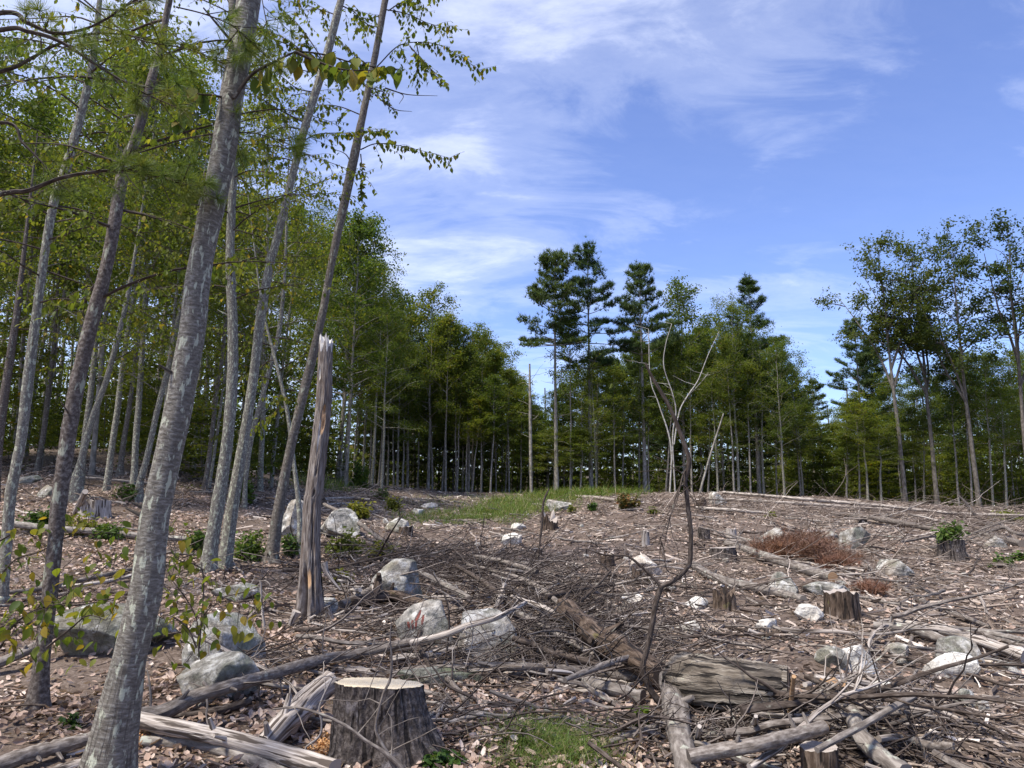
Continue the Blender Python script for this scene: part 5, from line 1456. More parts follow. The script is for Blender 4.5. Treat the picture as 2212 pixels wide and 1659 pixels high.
log('white_pole', 'longest thin white pole lying along the crest at the right', [(1563, 1064, 6), (1708, 1076, 8), (1800, 1084, 8), (1896, 1092, 8), (2061, 1109, 7), (2225, 1114, 6)], 'weathered', 'log', lift=[.25, .2, .2, .2, .2, .2], seed=32, sides=8)
log('white_pole', 'second white pole below the longest one on the crest', [(1571, 1079, 7), (1680, 1085, 7), (1800, 1093, 7), (1960, 1103, 6)], 'weathered', 'log', lift=[.12] * 4, seed=33, sides=8)
log('white_pole', 'pale pole on the crest starting beside the pinkish stone', [(1505, 1097, 7), (1580, 1102, 8), (1660, 1109, 7)], 'weathered', 'log', lift=[.1] * 3, seed=34, sides=8)
log('fallen_tree', 'dark fallen trunk with branches on the crest at the right', [(1800, 1110, 9), (1865, 1116, 11), (1963, 1133, 12), (2034, 1146, 12)], 'stick_bark', 'log', lift=[.12, .12, .10, .08], seed=35, twigs=14)
log('pale_log', 'pale log on the crest between the dome boulder and russet bush', [(1245, 1073, 8), (1290, 1076, 8), (1338, 1082, 7)], 'weathered', 'log', seed=36)
log('grey_pole', 'fallen grey trunk at the right border beyond the sprouting stump', [(2115, 1150, 9), (2150, 1160, 12), (2212, 1176, 16)], 'stick_bark', 'log', seed=37, twigs=6)
log('grey_pole', 'crooked grey branch at the right border above the fallen grey trunk', [(2130, 1150, 6), (2170, 1140, 8), (2190, 1150, 8), (2230, 1160, 6)], 'stick_bark', 'branch', lift=[.05, .2, .25, .1], seed=38)
log('fallen_tree', 'mossy fallen trunk across the left slope behind the green ferns', [(30, 1133, 15), (110, 1142, 15), (200, 1148, 14), (300, 1158, 14), (400, 1166, 13)], 'log_bark', 'log', lift=[.1] * 5, seed=39, sides=12)
log('grey_pole', 'upper grey pole of three lying on leaves left of the largest trunk', [(0, 1282, 9), (100, 1270, 11), (200, 1248, 10), (290, 1228, 8)], 'stick_bark', 'branch', lift=[.05] * 4, seed=40)
log('grey_pole', 'middle pole of three lying on leaves left of the largest trunk', [(130, 1268, 8), (220, 1258, 9), (300, 1240, 8)], 'weathered', 'branch', lift=[.05] * 3, seed=41)
log('grey_pole', 'lowest pole of three on the leaves, crossing behind the brown tree', [(-10, 1300, 8), (90, 1290, 8), (180, 1276, 7)], 'stick_bark', 'branch', lift=[.03] * 3, seed=42)
log('leaning_board', 'pale split slab leaning on the grey stump on the left slope', [(162, 1108, 16), (172, 1085, 15), (182, 1062, 12)], 'weathered', 'log', lift=[.0, .3, .6], seed=43)
log('grey_pole', 'thin pale pole lying on the upper left slope', [(150, 1029, 5), (230, 1036, 6), (320, 1044, 6)], 'weathered', 'branch', lift=[.1] * 3, seed=44)
log('grey_pole', 'straight grey pole slanting down to the swirled boulder from the bushes', [(700, 1090, 8), (760, 1120, 9), (820, 1165, 9), (850, 1185, 8)], 'stick_bark', 'log', lift=[.35, .3, .2, .1], seed=45, twigs=6)
log('grey_pole', 'pale pole lying beyond the snag, upper of two', [(700, 1078, 6), (760, 1076, 7), (800, 1080, 6)], 'weathered', 'branch', lift=[.15] * 3, seed=46)
log('grey_pole', 'pale pole lying beyond the snag, lower of two', [(705, 1090, 6), (770, 1088, 7), (810, 1094, 5)], 'weathered', 'branch', lift=[.1] * 3, seed=47)
log('root_log', 'dark hollow root log with an upturned hook in front of the swirled boulder', [(738, 1302, 16), (785, 1300, 24), (840, 1290, 26), (900, 1304, 22), (945, 1316, 16)], 'rotten', 'log', lift=[.03, .04, .05, .05, .03], seed=48, rough=.25, sides=18, knots=2)
log('root_hook', 'upturned dark root end standing against the swirled boulder', [(800, 1296, 20), (812, 1276, 18), (817, 1256, 14), (818, 1240, 9)], 'rotten', 'branch', lift=[.06, .18, .30, .42], seed=49, rough=.2)
log('dark_branch', 'long arching branch over the brush pile from the swirled boulder', [(1010, 1220, 7), (1060, 1232, 8), (1100, 1243, 10), (1150, 1262, 12), (1190, 1290, 12), (1240, 1330, 9)], 'stick_bark', 'log', lift=[.25, .28, .28, .25, .22, .15], seed=50, twigs=14)
log('bark_log', 'thick bark log rising from the snag foot towards the bushes', [(735, 1308, 18), (790, 1283, 19), (830, 1255, 19), (880, 1228, 14)], 'stick_bark', 'log', lift=[.06, .08, .1, .12], seed=51, knots=3)
log('grey_pole', 'splintered pale branch lying between the snag and the root log', [(700, 1240, 9), (750, 1250, 9), (770, 1270, 11), (795, 1292, 8)], 'weathered', 'branch', lift=[.12, .1, .06, .02], seed=52)
log('dark_branch', 'forked dark stick standing out of the brush pile', [(1210, 1340, 9), (1240, 1312, 9), (1290, 1265, 7), (1320, 1232, 4)], 'dark_stick', 'branch', lift=[.1, .25, .45, .6], seed=53, twigs=8)
log('rotten_slab', 'grey rotten slab of wood lying under the paint marked boulder', [(845, 1430, 22), (900, 1425, 26), (950, 1415, 28), (985, 1408, 20)], 'weathered', 'log', seed=54, rough=.25)
log('rotten_slab', 'shaggy weathered log piece behind the fresh stump', [(720, 1448, 20), (790, 1458, 24), (860, 1462, 22), (905, 1456, 16)], 'weathered', 'log', seed=55, rough=.25)
log('root_bundle', 'stringy weathered root piece below the grey level pole', [(1195, 1500, 14), (1240, 1488, 20), (1290, 1500, 16), (1350, 1535, 8)], 'weathered', 'log', seed=56, rough=.3)
log('white_splinter', 'white upright splinter in the slash under the great log', [(1626, 1592, 15), (1630, 1570, 13), (1634, 1548, 8)], 'weathered', 'branch', lift=[.02, .15, .28], seed=57, rough=.25)
log('sawn_piece', 'short pale upright piece under the great log near the lichened trunk', [(1502, 1612, 11), (1508, 1590, 11), (1512, 1570, 9)], 'weathered', 'branch', lift=[.02, .12, .22], seed=58)
log('splintered_stick', 'orange splinter of split wood hanging at the sawn end of the great log', [(1716, 1462, 9), (1712, 1500, 10), (1706, 1545, 9), (1702, 1568, 6)], 'orange_cut', 'branch', lift=[.42, .28, .12, .03], seed=59, rough=.15)

for _i, (_lb, _p, _b, _l) in enumerate([
    ('dark bough sloping down through the brush heap above the pale boulders', [(985, 1222, 8), (1050, 1262, 12), (1110, 1312, 13)], 'dark_stick', [.3, .28, .16]),
    ('bark bough lying flat along the top of the brush heap', [(1020, 1200, 7), (1090, 1215, 11), (1160, 1236, 10)], 'stick_bark', [.3, .32, .3]),
    ('stout grey limb at the left flank of the brush heap behind the boulders', [(905, 1236, 10), (955, 1262, 15), (1015, 1296, 15)], 'log_bark', [.2, .2, .14]),
    ('stout limb right of the angular pale boulder, pointing at the dark rotten log', [(1120, 1325, 13), (1200, 1368, 16), (1290, 1420, 15)], 'log_bark', [.14, .2, .12]),
    ('dark limb low in the heap under the dark rotten log', [(1140, 1396, 12), (1230, 1420, 15), (1330, 1448, 13)], 'dark_stick', [.12, .14, .1]),
    ('short dark limb crossing the heap from right to left', [(1330, 1262, 8), (1260, 1272, 11), (1180, 1290, 11)], 'dark_stick', [.3, .3, .25]),
    ('bleached limb lying on the brush heap below the arching branch', [(1105, 1290, 8), (1170, 1312, 12), (1235, 1345, 12)], 'weathered', [.25, .27, .2]),
    ('bleached limb stub behind the angular pale boulder', [(1090, 1262, 8), (1082, 1290, 12), (1072, 1316, 12)], 'weathered', [.35, .24, .1]),
    ('grey limb running from the crooked sapling into the brush heap', [(1220, 1470, 11), (1300, 1440, 14), (1385, 1412, 12)], 'stick_bark', [.2, .22, .2]),
    ('dark limb lying left of the great log by the lichened trunk', [(1330, 1545, 13), (1390, 1552, 16), (1450, 1560, 14)], 'dark_stick', [.05, .08, .08]),
    ('grey limb under the great log, half in its shade', [(1500, 1585, 13), (1590, 1590, 16), (1690, 1582, 13)], 'log_bark', [.03, .05, .04]),
    ('bleached limb crossing behind the broken grey and orange stump', [(1740, 1480, 10), (1810, 1466, 14), (1880, 1478, 12)], 'weathered', [.1, .1, .05])]):
    log('fallen_limb', _lb, _p, _b, 'branch', lift=_l, seed=200 + _i, knots=3, twigs=9, rough=.14)

def crooked_sapling():
    Y = ground(1455, 1556)[1]
    b = on_ground(*at_y(1456, 1560, Y)[:2])
    root = thing('crooked_sapling', 'tall crooked dead sapling with broken forked top standing before the great log', 'dead tree', tuple(b))
    main = [(1462, 1600, 26), (1451, 1548, 22), (1432, 1525, 21), (1413, 1502, 21), (1398, 1475, 18), (1388, 1443, 18), (1396, 1410, 17), (1402, 1384, 17), (1410, 1340, 17), (1417, 1303, 17), (1428, 1267, 18)]
    right = [(1428, 1267, 15), (1450, 1258, 15), (1472, 1240, 15), (1486, 1224, 15), (1491, 1210, 15), (1492, 1150, 14), (1488, 1110, 14), (1482, 1060, 14), (1481, 1035, 13), (1487, 1009, 16), (1486, 984, 15), (1471, 939, 14), (1445, 877, 12), (1412, 821, 10), (1394, 784, 7)]
    left = [(1428, 1267, 9), (1410, 1247, 9), (1392, 1230, 8), (1365, 1207, 8), (1350, 1200, 7), (1308, 1199, 6), (1285, 1192, 5), (1263, 1185, 3)]
    tw = [[(1491, 1060, 6), (1470, 1050, 5), (1455, 1090, 4), (1440, 1150, 3), (1432, 1200, 2)], [(1484, 1010, 6), (1474, 1030, 5), (1462, 1080, 4), (1440, 1130, 3), (1420, 1180, 2.5)],
          [(1480, 1240, 5), (1486, 1290, 4), (1505, 1340, 3.5), (1530, 1380, 3), (1545, 1430, 2.5), (1565, 1460, 2)], [(1470, 1245, 4), (1440, 1230, 3), (1435, 1190, 2.5), (1425, 1160, 2)],
          [(1392, 1443, 5), (1430, 1440, 4), (1480, 1425, 3), (1525, 1408, 2.5)], [(1405, 1500, 5), (1395, 1440, 3), (1375, 1470, 2)], [(1330, 1200, 3), (1290, 1180, 2), (1270, 1160, 1.5)],
          [(1456, 1253, 3.5), (1500, 1270, 3), (1540, 1320, 2)], [(1378, 1217, 3), (1366, 1250, 2), (1358, 1290, 1.5)]]
    for nm, pts, yo in [('stem', main, 0), ('fork', right, 0), ('fork', left, 0)] + [('twig', q, .0) for q in tw]:
        W = px_path(pts, Y, 6 * len(pts), ylean=-.15 if nm == 'twig' else 0.0); W[:, 3] *= .68
        mb = MB(); tube(mb, W[:, :3], W[:, 3], 12 if nm != 'twig' else 6, .10, len(pts))
        g = np.random.default_rng(len(pts) + int(pts[0][0]))
        for k in range(8 if nm != 'twig' else 4):
            i = g.integers(3, len(W)); B = curve_out(W[i, :3], g.normal(0, 1, 3) + [0, 0, -.1], g.uniform(.08, .4), 5, .5, .2, g)
            tube(mb, B, np.linspace(.0035, .0012, 6), 4, cap=False)
        mb.build(nm, M['dark_stick'], root, b)
crooked_sapling()

def thin_sapling(label, pts, Yadd=0, bark='dark_stick', tw=6, seed=0):
    Y = ground(*pts[0][:2])[1] + Yadd
    b = on_ground(*at_y(pts[0][0], pts[0][1], Y)[:2])
    W = px_path(pts, Y, 5 * len(pts)); W[0, 2] = b[2] - .05
    g = np.random.default_rng(seed); mb = MB(); tube(mb, W[:, :3], W[:, 3], 7, .08, seed)
    for k in range(tw):
        i = g.integers(2, len(W)); B = curve_out(W[i, :3], g.normal(0, 1, 3) * [1, .6, .5] + [0, 0, .4], g.uniform(.15, .5), 5, .25, .2, g)
        tube(mb, B, np.linspace(.004, .0015, 6), 4, cap=False)
    o = mb.build('dead_sapling', M[bark], None, b)
    prop(o, label, 'dead sapling')
thin_sapling('thin dark upright whip standing at mid clearing by the jagged stump', [(1159, 1235, 6), (1165, 1180, 5), (1171, 1130, 5), (1174, 1085, 5), (1186, 1055, 3)], 0, tw=4, seed=1)
thin_sapling('bent bare twig arching in front of the fresh stump', [(856, 1662, 12), (838, 1630, 10), (816, 1590, 7), (812, 1560, 6), (828, 1500, 6), (842, 1470, 6), (846, 1430, 5), (843, 1380, 3), (845, 1340, 2)], -.35, 'stick_bark', 5, 2)
thin_sapling('long bare shoot bending left across the fresh stump', [(880, 1668, 13), (830, 1625, 9), (790, 1600, 8), (750, 1570, 7), (700, 1545, 6), (640, 1528, 5), (590, 1532, 3)], -.35, 'stick_bark', 4, 3)
thin_sapling('pale bowed twig against the silver root log', [(655, 1618, 5), (690, 1590, 5), (695, 1560, 5), (690, 1530, 5), (705, 1490, 4), (722, 1460, 3)], -.1, 'weathered', 2, 4)
thin_sapling('slim twig standing before the paint marked boulder', [(962, 1432, 5), (968, 1380, 5), (970, 1330, 4), (962, 1290, 4), (935, 1240, 3), (905, 1215, 2)], -.2, 'dark_stick', 6, 5)
thin_sapling('slim twig standing before the angular pale boulder', [(1078, 1435, 4), (1060, 1400, 4), (1040, 1370, 3), (1020, 1352, 2)], -.3, 'weathered', 3, 6)
thin_sapling('bowed pale sapling top at the left beside the flat lichened stone', [(572, 1360, 5), (566, 1310, 5), (563, 1262, 4), (560, 1255, 3)], 0, 'weathered', 3, 7)
thin_sapling('dead forked branch standing left of the snag foot', [(640, 1128, 6), (620, 1100, 6), (600, 1080, 5), (575, 1075, 3)], 0, 'dark_stick', 8, 8)
thin_sapling('bare brush tree top lying at the right end of the crest', [(2120, 1125, 8), (2100, 1105, 7), (2085, 1085, 5), (2070, 1070, 3)], 0, 'stick_bark', 40, 9)
# ------------------------------------------------------------------ the ground cover
def pix(x, y):
    """column of the photograph over a point of the land"""
    return CX + F * np.asarray(x) / np.maximum(np.asarray(y) * math.cos(PITCH), .1) * .985
def sample_land(n, r0, r1, g, power=1.0, az=50):
    """points spread over the sector before the viewer, thinning with distance"""
    u = g.random(n)
    r = (r0 ** (2 - power) + u * (r1 ** (2 - power) - r0 ** (2 - power))) ** (1 / (2 - power))
    a = np.radians(g.uniform(-az, az, n))
    return r * np.sin(a), r * np.cos(a)
def tilted(x, y, az, g, wild=.25, roll=.5):
    """frames lying on the slope"""
    n = gnormal(x, y) + g.normal(0, 1, (len(x), 3)) * wild * [1, 1, .2]
    n = norm(n)
    d = np.stack([np.cos(az), np.sin(az), np.zeros_like(az)], -1)
    X = norm(d - n * np.sum(d * n, -1, keepdims=True)); Y = np.cross(n, X)
    ro = g.normal(0, roll, len(x)); c, s = np.cos(ro)[:, None], np.sin(ro)[:, None]
    Y2 = Y * c + n * s
    return np.stack([X, Y2, np.cross(X, Y2)], -1)
def leafy_zone(x, y):
    """1 where fallen leaves cover the land, 0 where chips and slash do"""
    p = pix(x, y); d = np.hypot(x, y)
    edge = np.interp(d, [3, 5, 6.5, 9, 14, 22, 40], [1900, 1650, 1180, 700, 600, 560, 500])
    return np.clip(.5 + (edge - p) / 420 + .55 * fbm(x * .9, y * .9, 51), 0, 1)

def stick_template(g, bend=.12, seg=2):
    """a unit long broken stick of three sides"""
    v, q = [], []
    n = seg + 1
    off = g.normal(0, bend, (n, 2)); off[0] = 0
    for i in range(n):
        for k in range(3):
            a = k * 2.094 + g.uniform(-.2, .2); r = .5 * (1 - .35 * i / seg) * g.uniform(.8, 1.2)
            v.append((i / seg - .5, off[i, 0] + math.cos(a) * r, off[i, 1] * .5 + math.sin(a) * r))
    # widths are scaled apart from the length, so keep the bend in units of the width
    for i in range(seg):
        for k in range(3):
            a, b = i * 3 + k, i * 3 + (k + 1) % 3
            q.append((a, b, b + 3, a + 3))
    return np.array(v), q

def ground_cover():
    g = np.random.default_rng(40)
    # fallen leaves
    n = 235000
    x, y = sample_land(n, 3.0, 32, g, 1.15)
    keep = g.random(n) < (.16 + .84 * leafy_zone(x, y)) * np.clip(.68 + .85 * fbm(x * 1.1, y * 1.1, 77), .08, 1) 
    x, y = x[keep], y[keep]; N = len(x)
    sz = g.uniform(.036, .076, N) * (1 + .02 * np.hypot(x, y))
    pos = np.stack([x, y, hgt(x, y) + g.uniform(.004, .035, N)], -1)
    tone = np.clip(.52 + .23 * g.normal(0, 1, N) + .12 * fbm(x * .7, y * .7, 61), 0, 1)
    curl = ([(0, 0, .03), (.28, .26, .12), (.7, .24, .10), (1, 0, .16), (.7, -.24, .14), (.28, -.26, .10), (.5, 0, -.02)], LEAF6[1])
    mb = MB(); az = g.uniform(0, 6.28, N)
    near = np.hypot(x, y) < 9.5
    f = tilted(x, y, az, g, .35, .5)
    scatter(mb, *curl, pos[near], f[near], sz[near], tone[near])
    scatter(mb, *LEAF2, pos[~near], f[~near], sz[~near] * 1.1, tone[~near])
    o = mb.build('leaf_litter', M['litter'], smooth=False)
    prop(o, 'tan and pinkish fallen leaves carpeting the forest floor', None, None, 'stuff')
    # chips, splinters and small sticks
    n = 212000
    x, y = sample_land(n, 3.0, 46, g, 1.2)
    z = leafy_zone(x, y)
    keep = g.random(n) < (.16 + .84 * (1 - z)) * np.clip(.64 + .8 * fbm(x * .9, y * .9, 71), .08, 1)
    x, y = x[keep], y[keep]; N = len(x); d = np.hypot(x, y)
    L = np.exp(g.normal(math.log(.085), .6, N)) * (1 + .012 * d); L = np.clip(L, .025, .8)
    W = np.clip(L * g.uniform(.045, .15, N), .006, .035) * (1 + .018 * d)
    pref = -.45 + .9 * g.normal(0, 1, N)          # most lie the way the skidder dragged them
    az = np.where(g.random(N) < .62, pref, g.uniform(0, 6.28, N))
    pos = np.stack([x, y, hgt(x, y) + W * .3 + g.uniform(0, .03, N)], -1)
    tone = np.clip(g.normal(.47, .24, N) + .12 * fbm(x * .5, y * .5, 81), 0, 1)
    f = tilted(x, y, az, g, .16, .8)
    mb = MB(); T = [stick_template(g, .5, 2) for _ in range(6)]
    flat = g.random(N) < .35
    which = g.integers(0, 6, N)
    for k in range(6):
        s = which == k
        th = np.where(flat[s], .35, 1.0)
        scatter(mb, T[k][0], None, pos[s], f[s], np.stack([L[s], W[s], W[s] * th], -1), tone[s], quads=T[k][1])
    o = mb.build('slash', M['chips'], smooth=False)
    prop(o, 'grey brown wood chips, splinters and broken sticks strewn over the clearing', None, None, 'stuff')
ground_cover()

# loose sticks that can be told from the slash, each its own
def loose_sticks():
    g = np.random.default_rng(52)
    meshes = {}
    for bk in ('stick_bark', 'weathered', 'dark_stick', 'log_bark'):
        for v in range(5):
            P = np.zeros((9, 3)); P[:, 0] = np.linspace(-.5, .5, 9); P[1:, 1] = np.cumsum(g.normal(0, .016, 8)); P[1:, 2] = np.cumsum(g.normal(0, .010, 8))
            P[:, 1] -= P[:, 1].mean(); P[:, 2] -= P[:, 2].mean()
            mb = MB(); r = .016 + .009 * g.random(); tube(mb, P, np.linspace(r, r * g.uniform(.45, .9), 9), 7, .14, v)
            for q in range(g.integers(0, 4)):
                i = g.integers(2, 8); B = curve_out(P[i], [g.uniform(.2, 1), g.normal(0, .8), g.uniform(0, .5)], g.uniform(.1, .3), 4, .2, .2, g)
                tube(mb, B, np.linspace(r * .45, r * .15, 5), 4, cap=False)
            meshes[(bk, v)] = mb.mesh('fallen_stick', M[bk])
    zones = [
        (70, (1380, 2230), (3.9, 8.5), 'lower right slash', {'stick_bark': 'dull brown bark stick lying in the slash at lower right', 'weathered': 'bleached grey stick lying in the slash at lower right', 'dark_stick': 'blackish stick lying in the slash at lower right', 'log_bark': 'mottled bark stick lying in the slash at lower right'}),
        (75, (1150, 2230), (8.5, 28), 'right slope', {'stick_bark': 'brown stick on the chip strewn slope at the right', 'weathered': 'bleached stick on the chip strewn slope at the right', 'dark_stick': 'dark stick on the chip strewn slope at the right', 'log_bark': 'mottled stick on the chip strewn slope at the right'}),
        (90, (720, 1330), (5.2, 13), 'middle brush', {'stick_bark': 'brown stick in the brush around the pale boulders', 'weathered': 'bleached stick in the brush around the pale boulders', 'dark_stick': 'dark stick in the brush around the pale boulders', 'log_bark': 'mottled stick in the brush around the pale boulders'}),
        (36, (620, 1250), (14, 32), 'track side', {'stick_bark': 'brown stick scattered beside the grassy track', 'weathered': 'bleached stick scattered beside the grassy track', 'dark_stick': 'dark stick scattered beside the grassy track', 'log_bark': 'mottled stick scattered beside the grassy track'}),
        (50, (-40, 640), (5.0, 26), 'left leaf floor', {'stick_bark': 'brown stick on the fallen leaves at the left', 'weathered': 'bleached stick on the fallen leaves at the left', 'dark_stick': 'dark stick on the fallen leaves at the left', 'log_bark': 'mottled stick on the fallen leaves at the left'})]
    for n, (p0, p1), (d0, d1), grp, labels in zones:
        for i in range(n):
            p = g.uniform(p0, p1); d = d0 + (d1 - d0) * g.random() ** 1.2
            y = d; x = (p - CX) / F * d
            bk = ['stick_bark', 'weathered', 'weathered', 'dark_stick', 'log_bark', 'stick_bark'][g.integers(0, 6)]
            az = -.4 + g.normal(0, .7) if g.random() < .7 else g.uniform(0, 6.28)
            L = g.uniform(.4, 1.3) * (1 + .02 * d); s = g.uniform(.45, 1.15) * (.8 + .03 * d)
            f = tilted(np.array([x]), np.array([y]), np.array([az]), g, .07, .8)[0]
            o = link('fallen_stick', meshes[(bk, g.integers(0, 5))])
            o.matrix_world = Matrix.Translation(on_ground(x, y, .03 * s + g.uniform(0, .05))) @ Matrix(f.tolist()).to_4x4() @ Matrix.Diagonal((L, s, s, 1))
            prop(o, labels[bk], 'stick', grp + ' ' + {'stick_bark': 'brown', 'weathered': 'bleached', 'dark_stick': 'dark', 'log_bark': 'mottled'}[bk] + ' sticks')
loose_sticks()

def forked_branches():
    g = np.random.default_rng(63); V = {}
    for bk in ('stick_bark', 'dark_stick', 'weathered'):
        for v in range(4):
            mb = MB(); B = curve_out([-.8, 0, 0], [1, g.normal(0, .1), .05], 1.6, 12, .1, .09, g); r = np.linspace(.024, .007, 13); tube(mb, B, r, 7, .12, v)
            for k in range(7):
                i = g.integers(3, 12); d = norm(norm(B[i] - B[i - 1]) + g.normal(0, .55, 3)); T2 = curve_out(B[i], d, g.uniform(.25, .75), 6, .1, .16, g); r2 = r[i] * .55; tube(mb, T2, np.linspace(r2, r2 * .25, 7), 5, .1, k)
                for q in range(2):
                    j = g.integers(2, 6); T3 = curve_out(T2[j], norm(T2[j] - T2[j - 1]) + g.normal(0, .6, 3), g.uniform(.1, .35), 4, .1, .2, g); tube(mb, T3, np.linspace(r2 * .4, r2 * .15, 5), 4, cap=False)
            V[(bk, v)] = mb.mesh('forked_branch', M[bk])
    spots = [(40, (880, 1360), (1215, 1470), 'brush heap', 'in the brush heap at mid clearing'), (12, (700, 900), (1200, 1330), 'snag brush', 'between the snag and the swirled boulder'),
             (12, (1480, 2150), (1560, 1650), 'great log slash', 'in the slash under the great log'), (16, (1500, 2200), (1110, 1200), 'right crest', 'on the right crest'), (8, (560, 1000), (1400, 1500), 'pole brush', 'around the long bark pole'),
             (12, (1350, 2150), (1230, 1420), 'right slope', 'on the right slope')]
    nm = {'stick_bark': 'brown', 'dark_stick': 'blackish', 'weathered': 'bleached'}
    for n, px, py, grp, where in spots:
        for i in range(n):
            a, b2 = g.uniform(*px), g.uniform(*py)
            if (770 < a < 1170 and 1250 < b2 < 1475) or (1400 < a < 1760 and 1420 < b2 < 1600): continue
            P = ground(a, b2); bk = ['stick_bark', 'dark_stick', 'weathered', 'stick_bark'][g.integers(0, 4)]
            az = g.normal(-.35, .6) if g.random() < .7 else g.uniform(0, 6.28)
            f = tilted(P[None, 0], P[None, 1], np.array([az]), g, .14, 1.2)[0]; s = g.uniform(.6, 1.15) * (1 + .022 * P[1])
            o = link('forked_branch', V[(bk, g.integers(0, 4))])
            o.matrix_world = Matrix.Translation(on_ground(P[0], P[1], g.uniform(.03, .22))) @ Matrix(f.tolist()).to_4x4() @ Matrix.Diagonal((s, s, s, 1))
            prop(o, nm[bk] + ' forked branch lying ' + where, 'branch', grp + ' ' + nm[bk] + ' forks')
forked_branches()

# the brush piles of twigs
def brush(name, label, areas, mat, seed, up=.25, n=420):
    g = np.random.default_rng(seed); mb = MB()
    for (px, py, w, h, num, hh, L) in areas:
        for i in range(num):
            a = px + w * g.normal(0, .42); b = py + h * g.normal(0, .42)
            P = ground(a, max(b, 1085)); k = depth(P) / F
            az = g.uniform(0, 6.28) if g.random() < .45 else g.normal(-.35, .5)
            ln = L * g.uniform(.35, 1.25); z0 = g.random() ** 1.7 * hh
            S = P + [-math.cos(az) * ln / 2, -math.sin(az) * ln / 2, 0]; S[2] = hgt(S[0], S[1]) + z0
            B = curve_out(S, [math.cos(az), math.sin(az), g.normal(.05, up)], ln, 6, g.normal(.25, .3), .16, g)
            B[:, 2] = np.maximum(B[:, 2], hgt(B[:, 0], B[:, 1]) + .006)
            r = g.uniform(.003, .0085) * (1 + .02 * P[1]) * (1.6 if g.random() < .12 else 1)
            tube(mb, B, np.linspace(r, r * .35, 7), 4, cap=False, rnd=np.clip(g.normal(.42, .25), 0, 1))
            if g.random() < .6:
                j = g.integers(1, 6); T2 = curve_out(B[j], norm(B[j] - B[j - 1]) + g.normal(0, .6, 3), ln * .4, 4, .1, .15, g)
                tube(mb, T2, np.linspace(r * .6, r * .25, 5), 3, cap=False, rnd=np.clip(g.normal(.42, .25), 0, 1))
    o = mb.build(name, M[mat]); prop(o, label, None, None, 'stuff')
brush('brush_pile', 'tangled dark twigs heaped over the middle of the clearing', [
    (1170, 1300, 240, 90, 520, .40, 1.0), (1010, 1235, 230, 50, 300, .36, 1.1), (1260, 1400, 240, 90, 560, .32, .8), (830, 1330, 200, 90, 150, .25, .9),
    (1050, 1450, 420, 60, 260, .15, .8), (880, 1215, 260, 50, 200, .3, 1.2), (1560, 1600, 420, 70, 260, .14, .6), (1880, 1600, 380, 90, 230, .12, .6),
    (1450, 1330, 300, 120, 160, .12, .7), (1000, 1560, 300, 90, 110, .1, .6), (640, 1240, 220, 90, 110, .25, 1.0), (300, 1240, 420, 110, 120, .1, .9), (620, 1440, 300, 80, 110, .15, .7)], 'twigs', 3)
brush('brush_line', 'grey brush and tops lying along the far crest and right slope', [
    (1950, 1125, 480, 26, 330, .45, 2.2), (1500, 1100, 420, 26, 260, .3, 1.8), (1900, 1220, 500, 80, 260, .18, 1.4), (780, 1080, 160, 40, 140, .4, 2.0), (2130, 1150, 160, 40, 160, .4, 1.6), (250, 1060, 460, 50, 160, .3, 1.8)], 'chips', 4)

# ------------------------------------------------------------------ rust coloured dead boughs, ferns, bushes and grass
def tuft_bush(name, label, cat, px, py, w, h, mat, seed, n=700, lsize=.06, bark='dark_stick', lift=0.0, group=None, needles=False, base=None):
    g = np.random.default_rng(seed)
    P = ground(px, py) if base is None else np.array(base); k = depth(P) / F; W, H = w * k * .5, h * k
    b = on_ground(P[0], P[1] + W * .4) if base is None else P
    root = thing(name, label, cat, tuple(b), group)
    tb = MB(); pos = []
    for i in range(14):
        az = g.uniform(0, 6.28); e = g.uniform(.25, 1.4)
        L = math.hypot(W * math.cos(e), H * math.sin(e)) * g.uniform(.7, 1.1)
        B = curve_out(b + [g.normal(0, W * .15), g.normal(0, W * .15), 0], [math.cos(az) * math.cos(e) * W, math.sin(az) * math.cos(e) * W, math.sin(e) * H], L, 5, .1, .1, g)
        tube(tb, B, np.linspace(.008, .003, 6) * (1 + .03 * P[1]), 4, cap=False); pos += list(B[2:])
    pos = np.array(pos); c = pos[g.integers(0, len(pos), n)] + g.normal(0, 1, (n, 3)) * [W * .20, W * .20, H * .13]
    c[:, 2] = np.maximum(c[:, 2], b[2] + .02)
    lb = MB()
    if needles:
        tv, tt = tuft_template(9, .05, g)
        scatter(lb, tv, tt, c, rots(g.uniform(0, 6.28, n), g.normal(0, .6, n), g.normal(0, .6, n)), lsize * g.uniform(.7, 1.3, n), np.clip(g.normal(.5, .22, n), 0, 1))
    else:
        scatter(lb, *LEAF6, c, leaf_rots(n, 0, g), lsize * g.uniform(.6, 1.25, n), np.clip(g.normal(.5, .22, n), 0, 1))
    tb.build('stems', M[bark], root, b); lb.build('leaves' if not needles else 'needles', M[mat], root, b, False)
    return root
tuft_bush('dead_bough', 'large heap of rust red dead pine boughs on the right slope', 'dead bough', 1745, 1214, 210, 42, 'rust_needle', 1, 1000, .20, 'rust_twig', needles=True)
tuft_bush('dead_bough', 'left tongue of rust red dead needles beside the grey stone', 'dead bough', 1690, 1212, 110, 34, 'rust_needle', 2, 320, .18, 'rust_twig', needles=True)
tuft_bush('dead_bough', 'small rust red dead bough on the slope behind the curving pole', 'dead bough', 1885, 1288, 100, 22, 'rust_needle', 3, 170, .13, 'rust_twig', needles=True)
tuft_bush('dead_bough', 'rust red dead boughs right of the largest heap, by the grey boulder', 'dead bough', 1815, 1235, 80, 30, 'rust_needle', 4, 220, .15, 'rust_twig', needles=True)
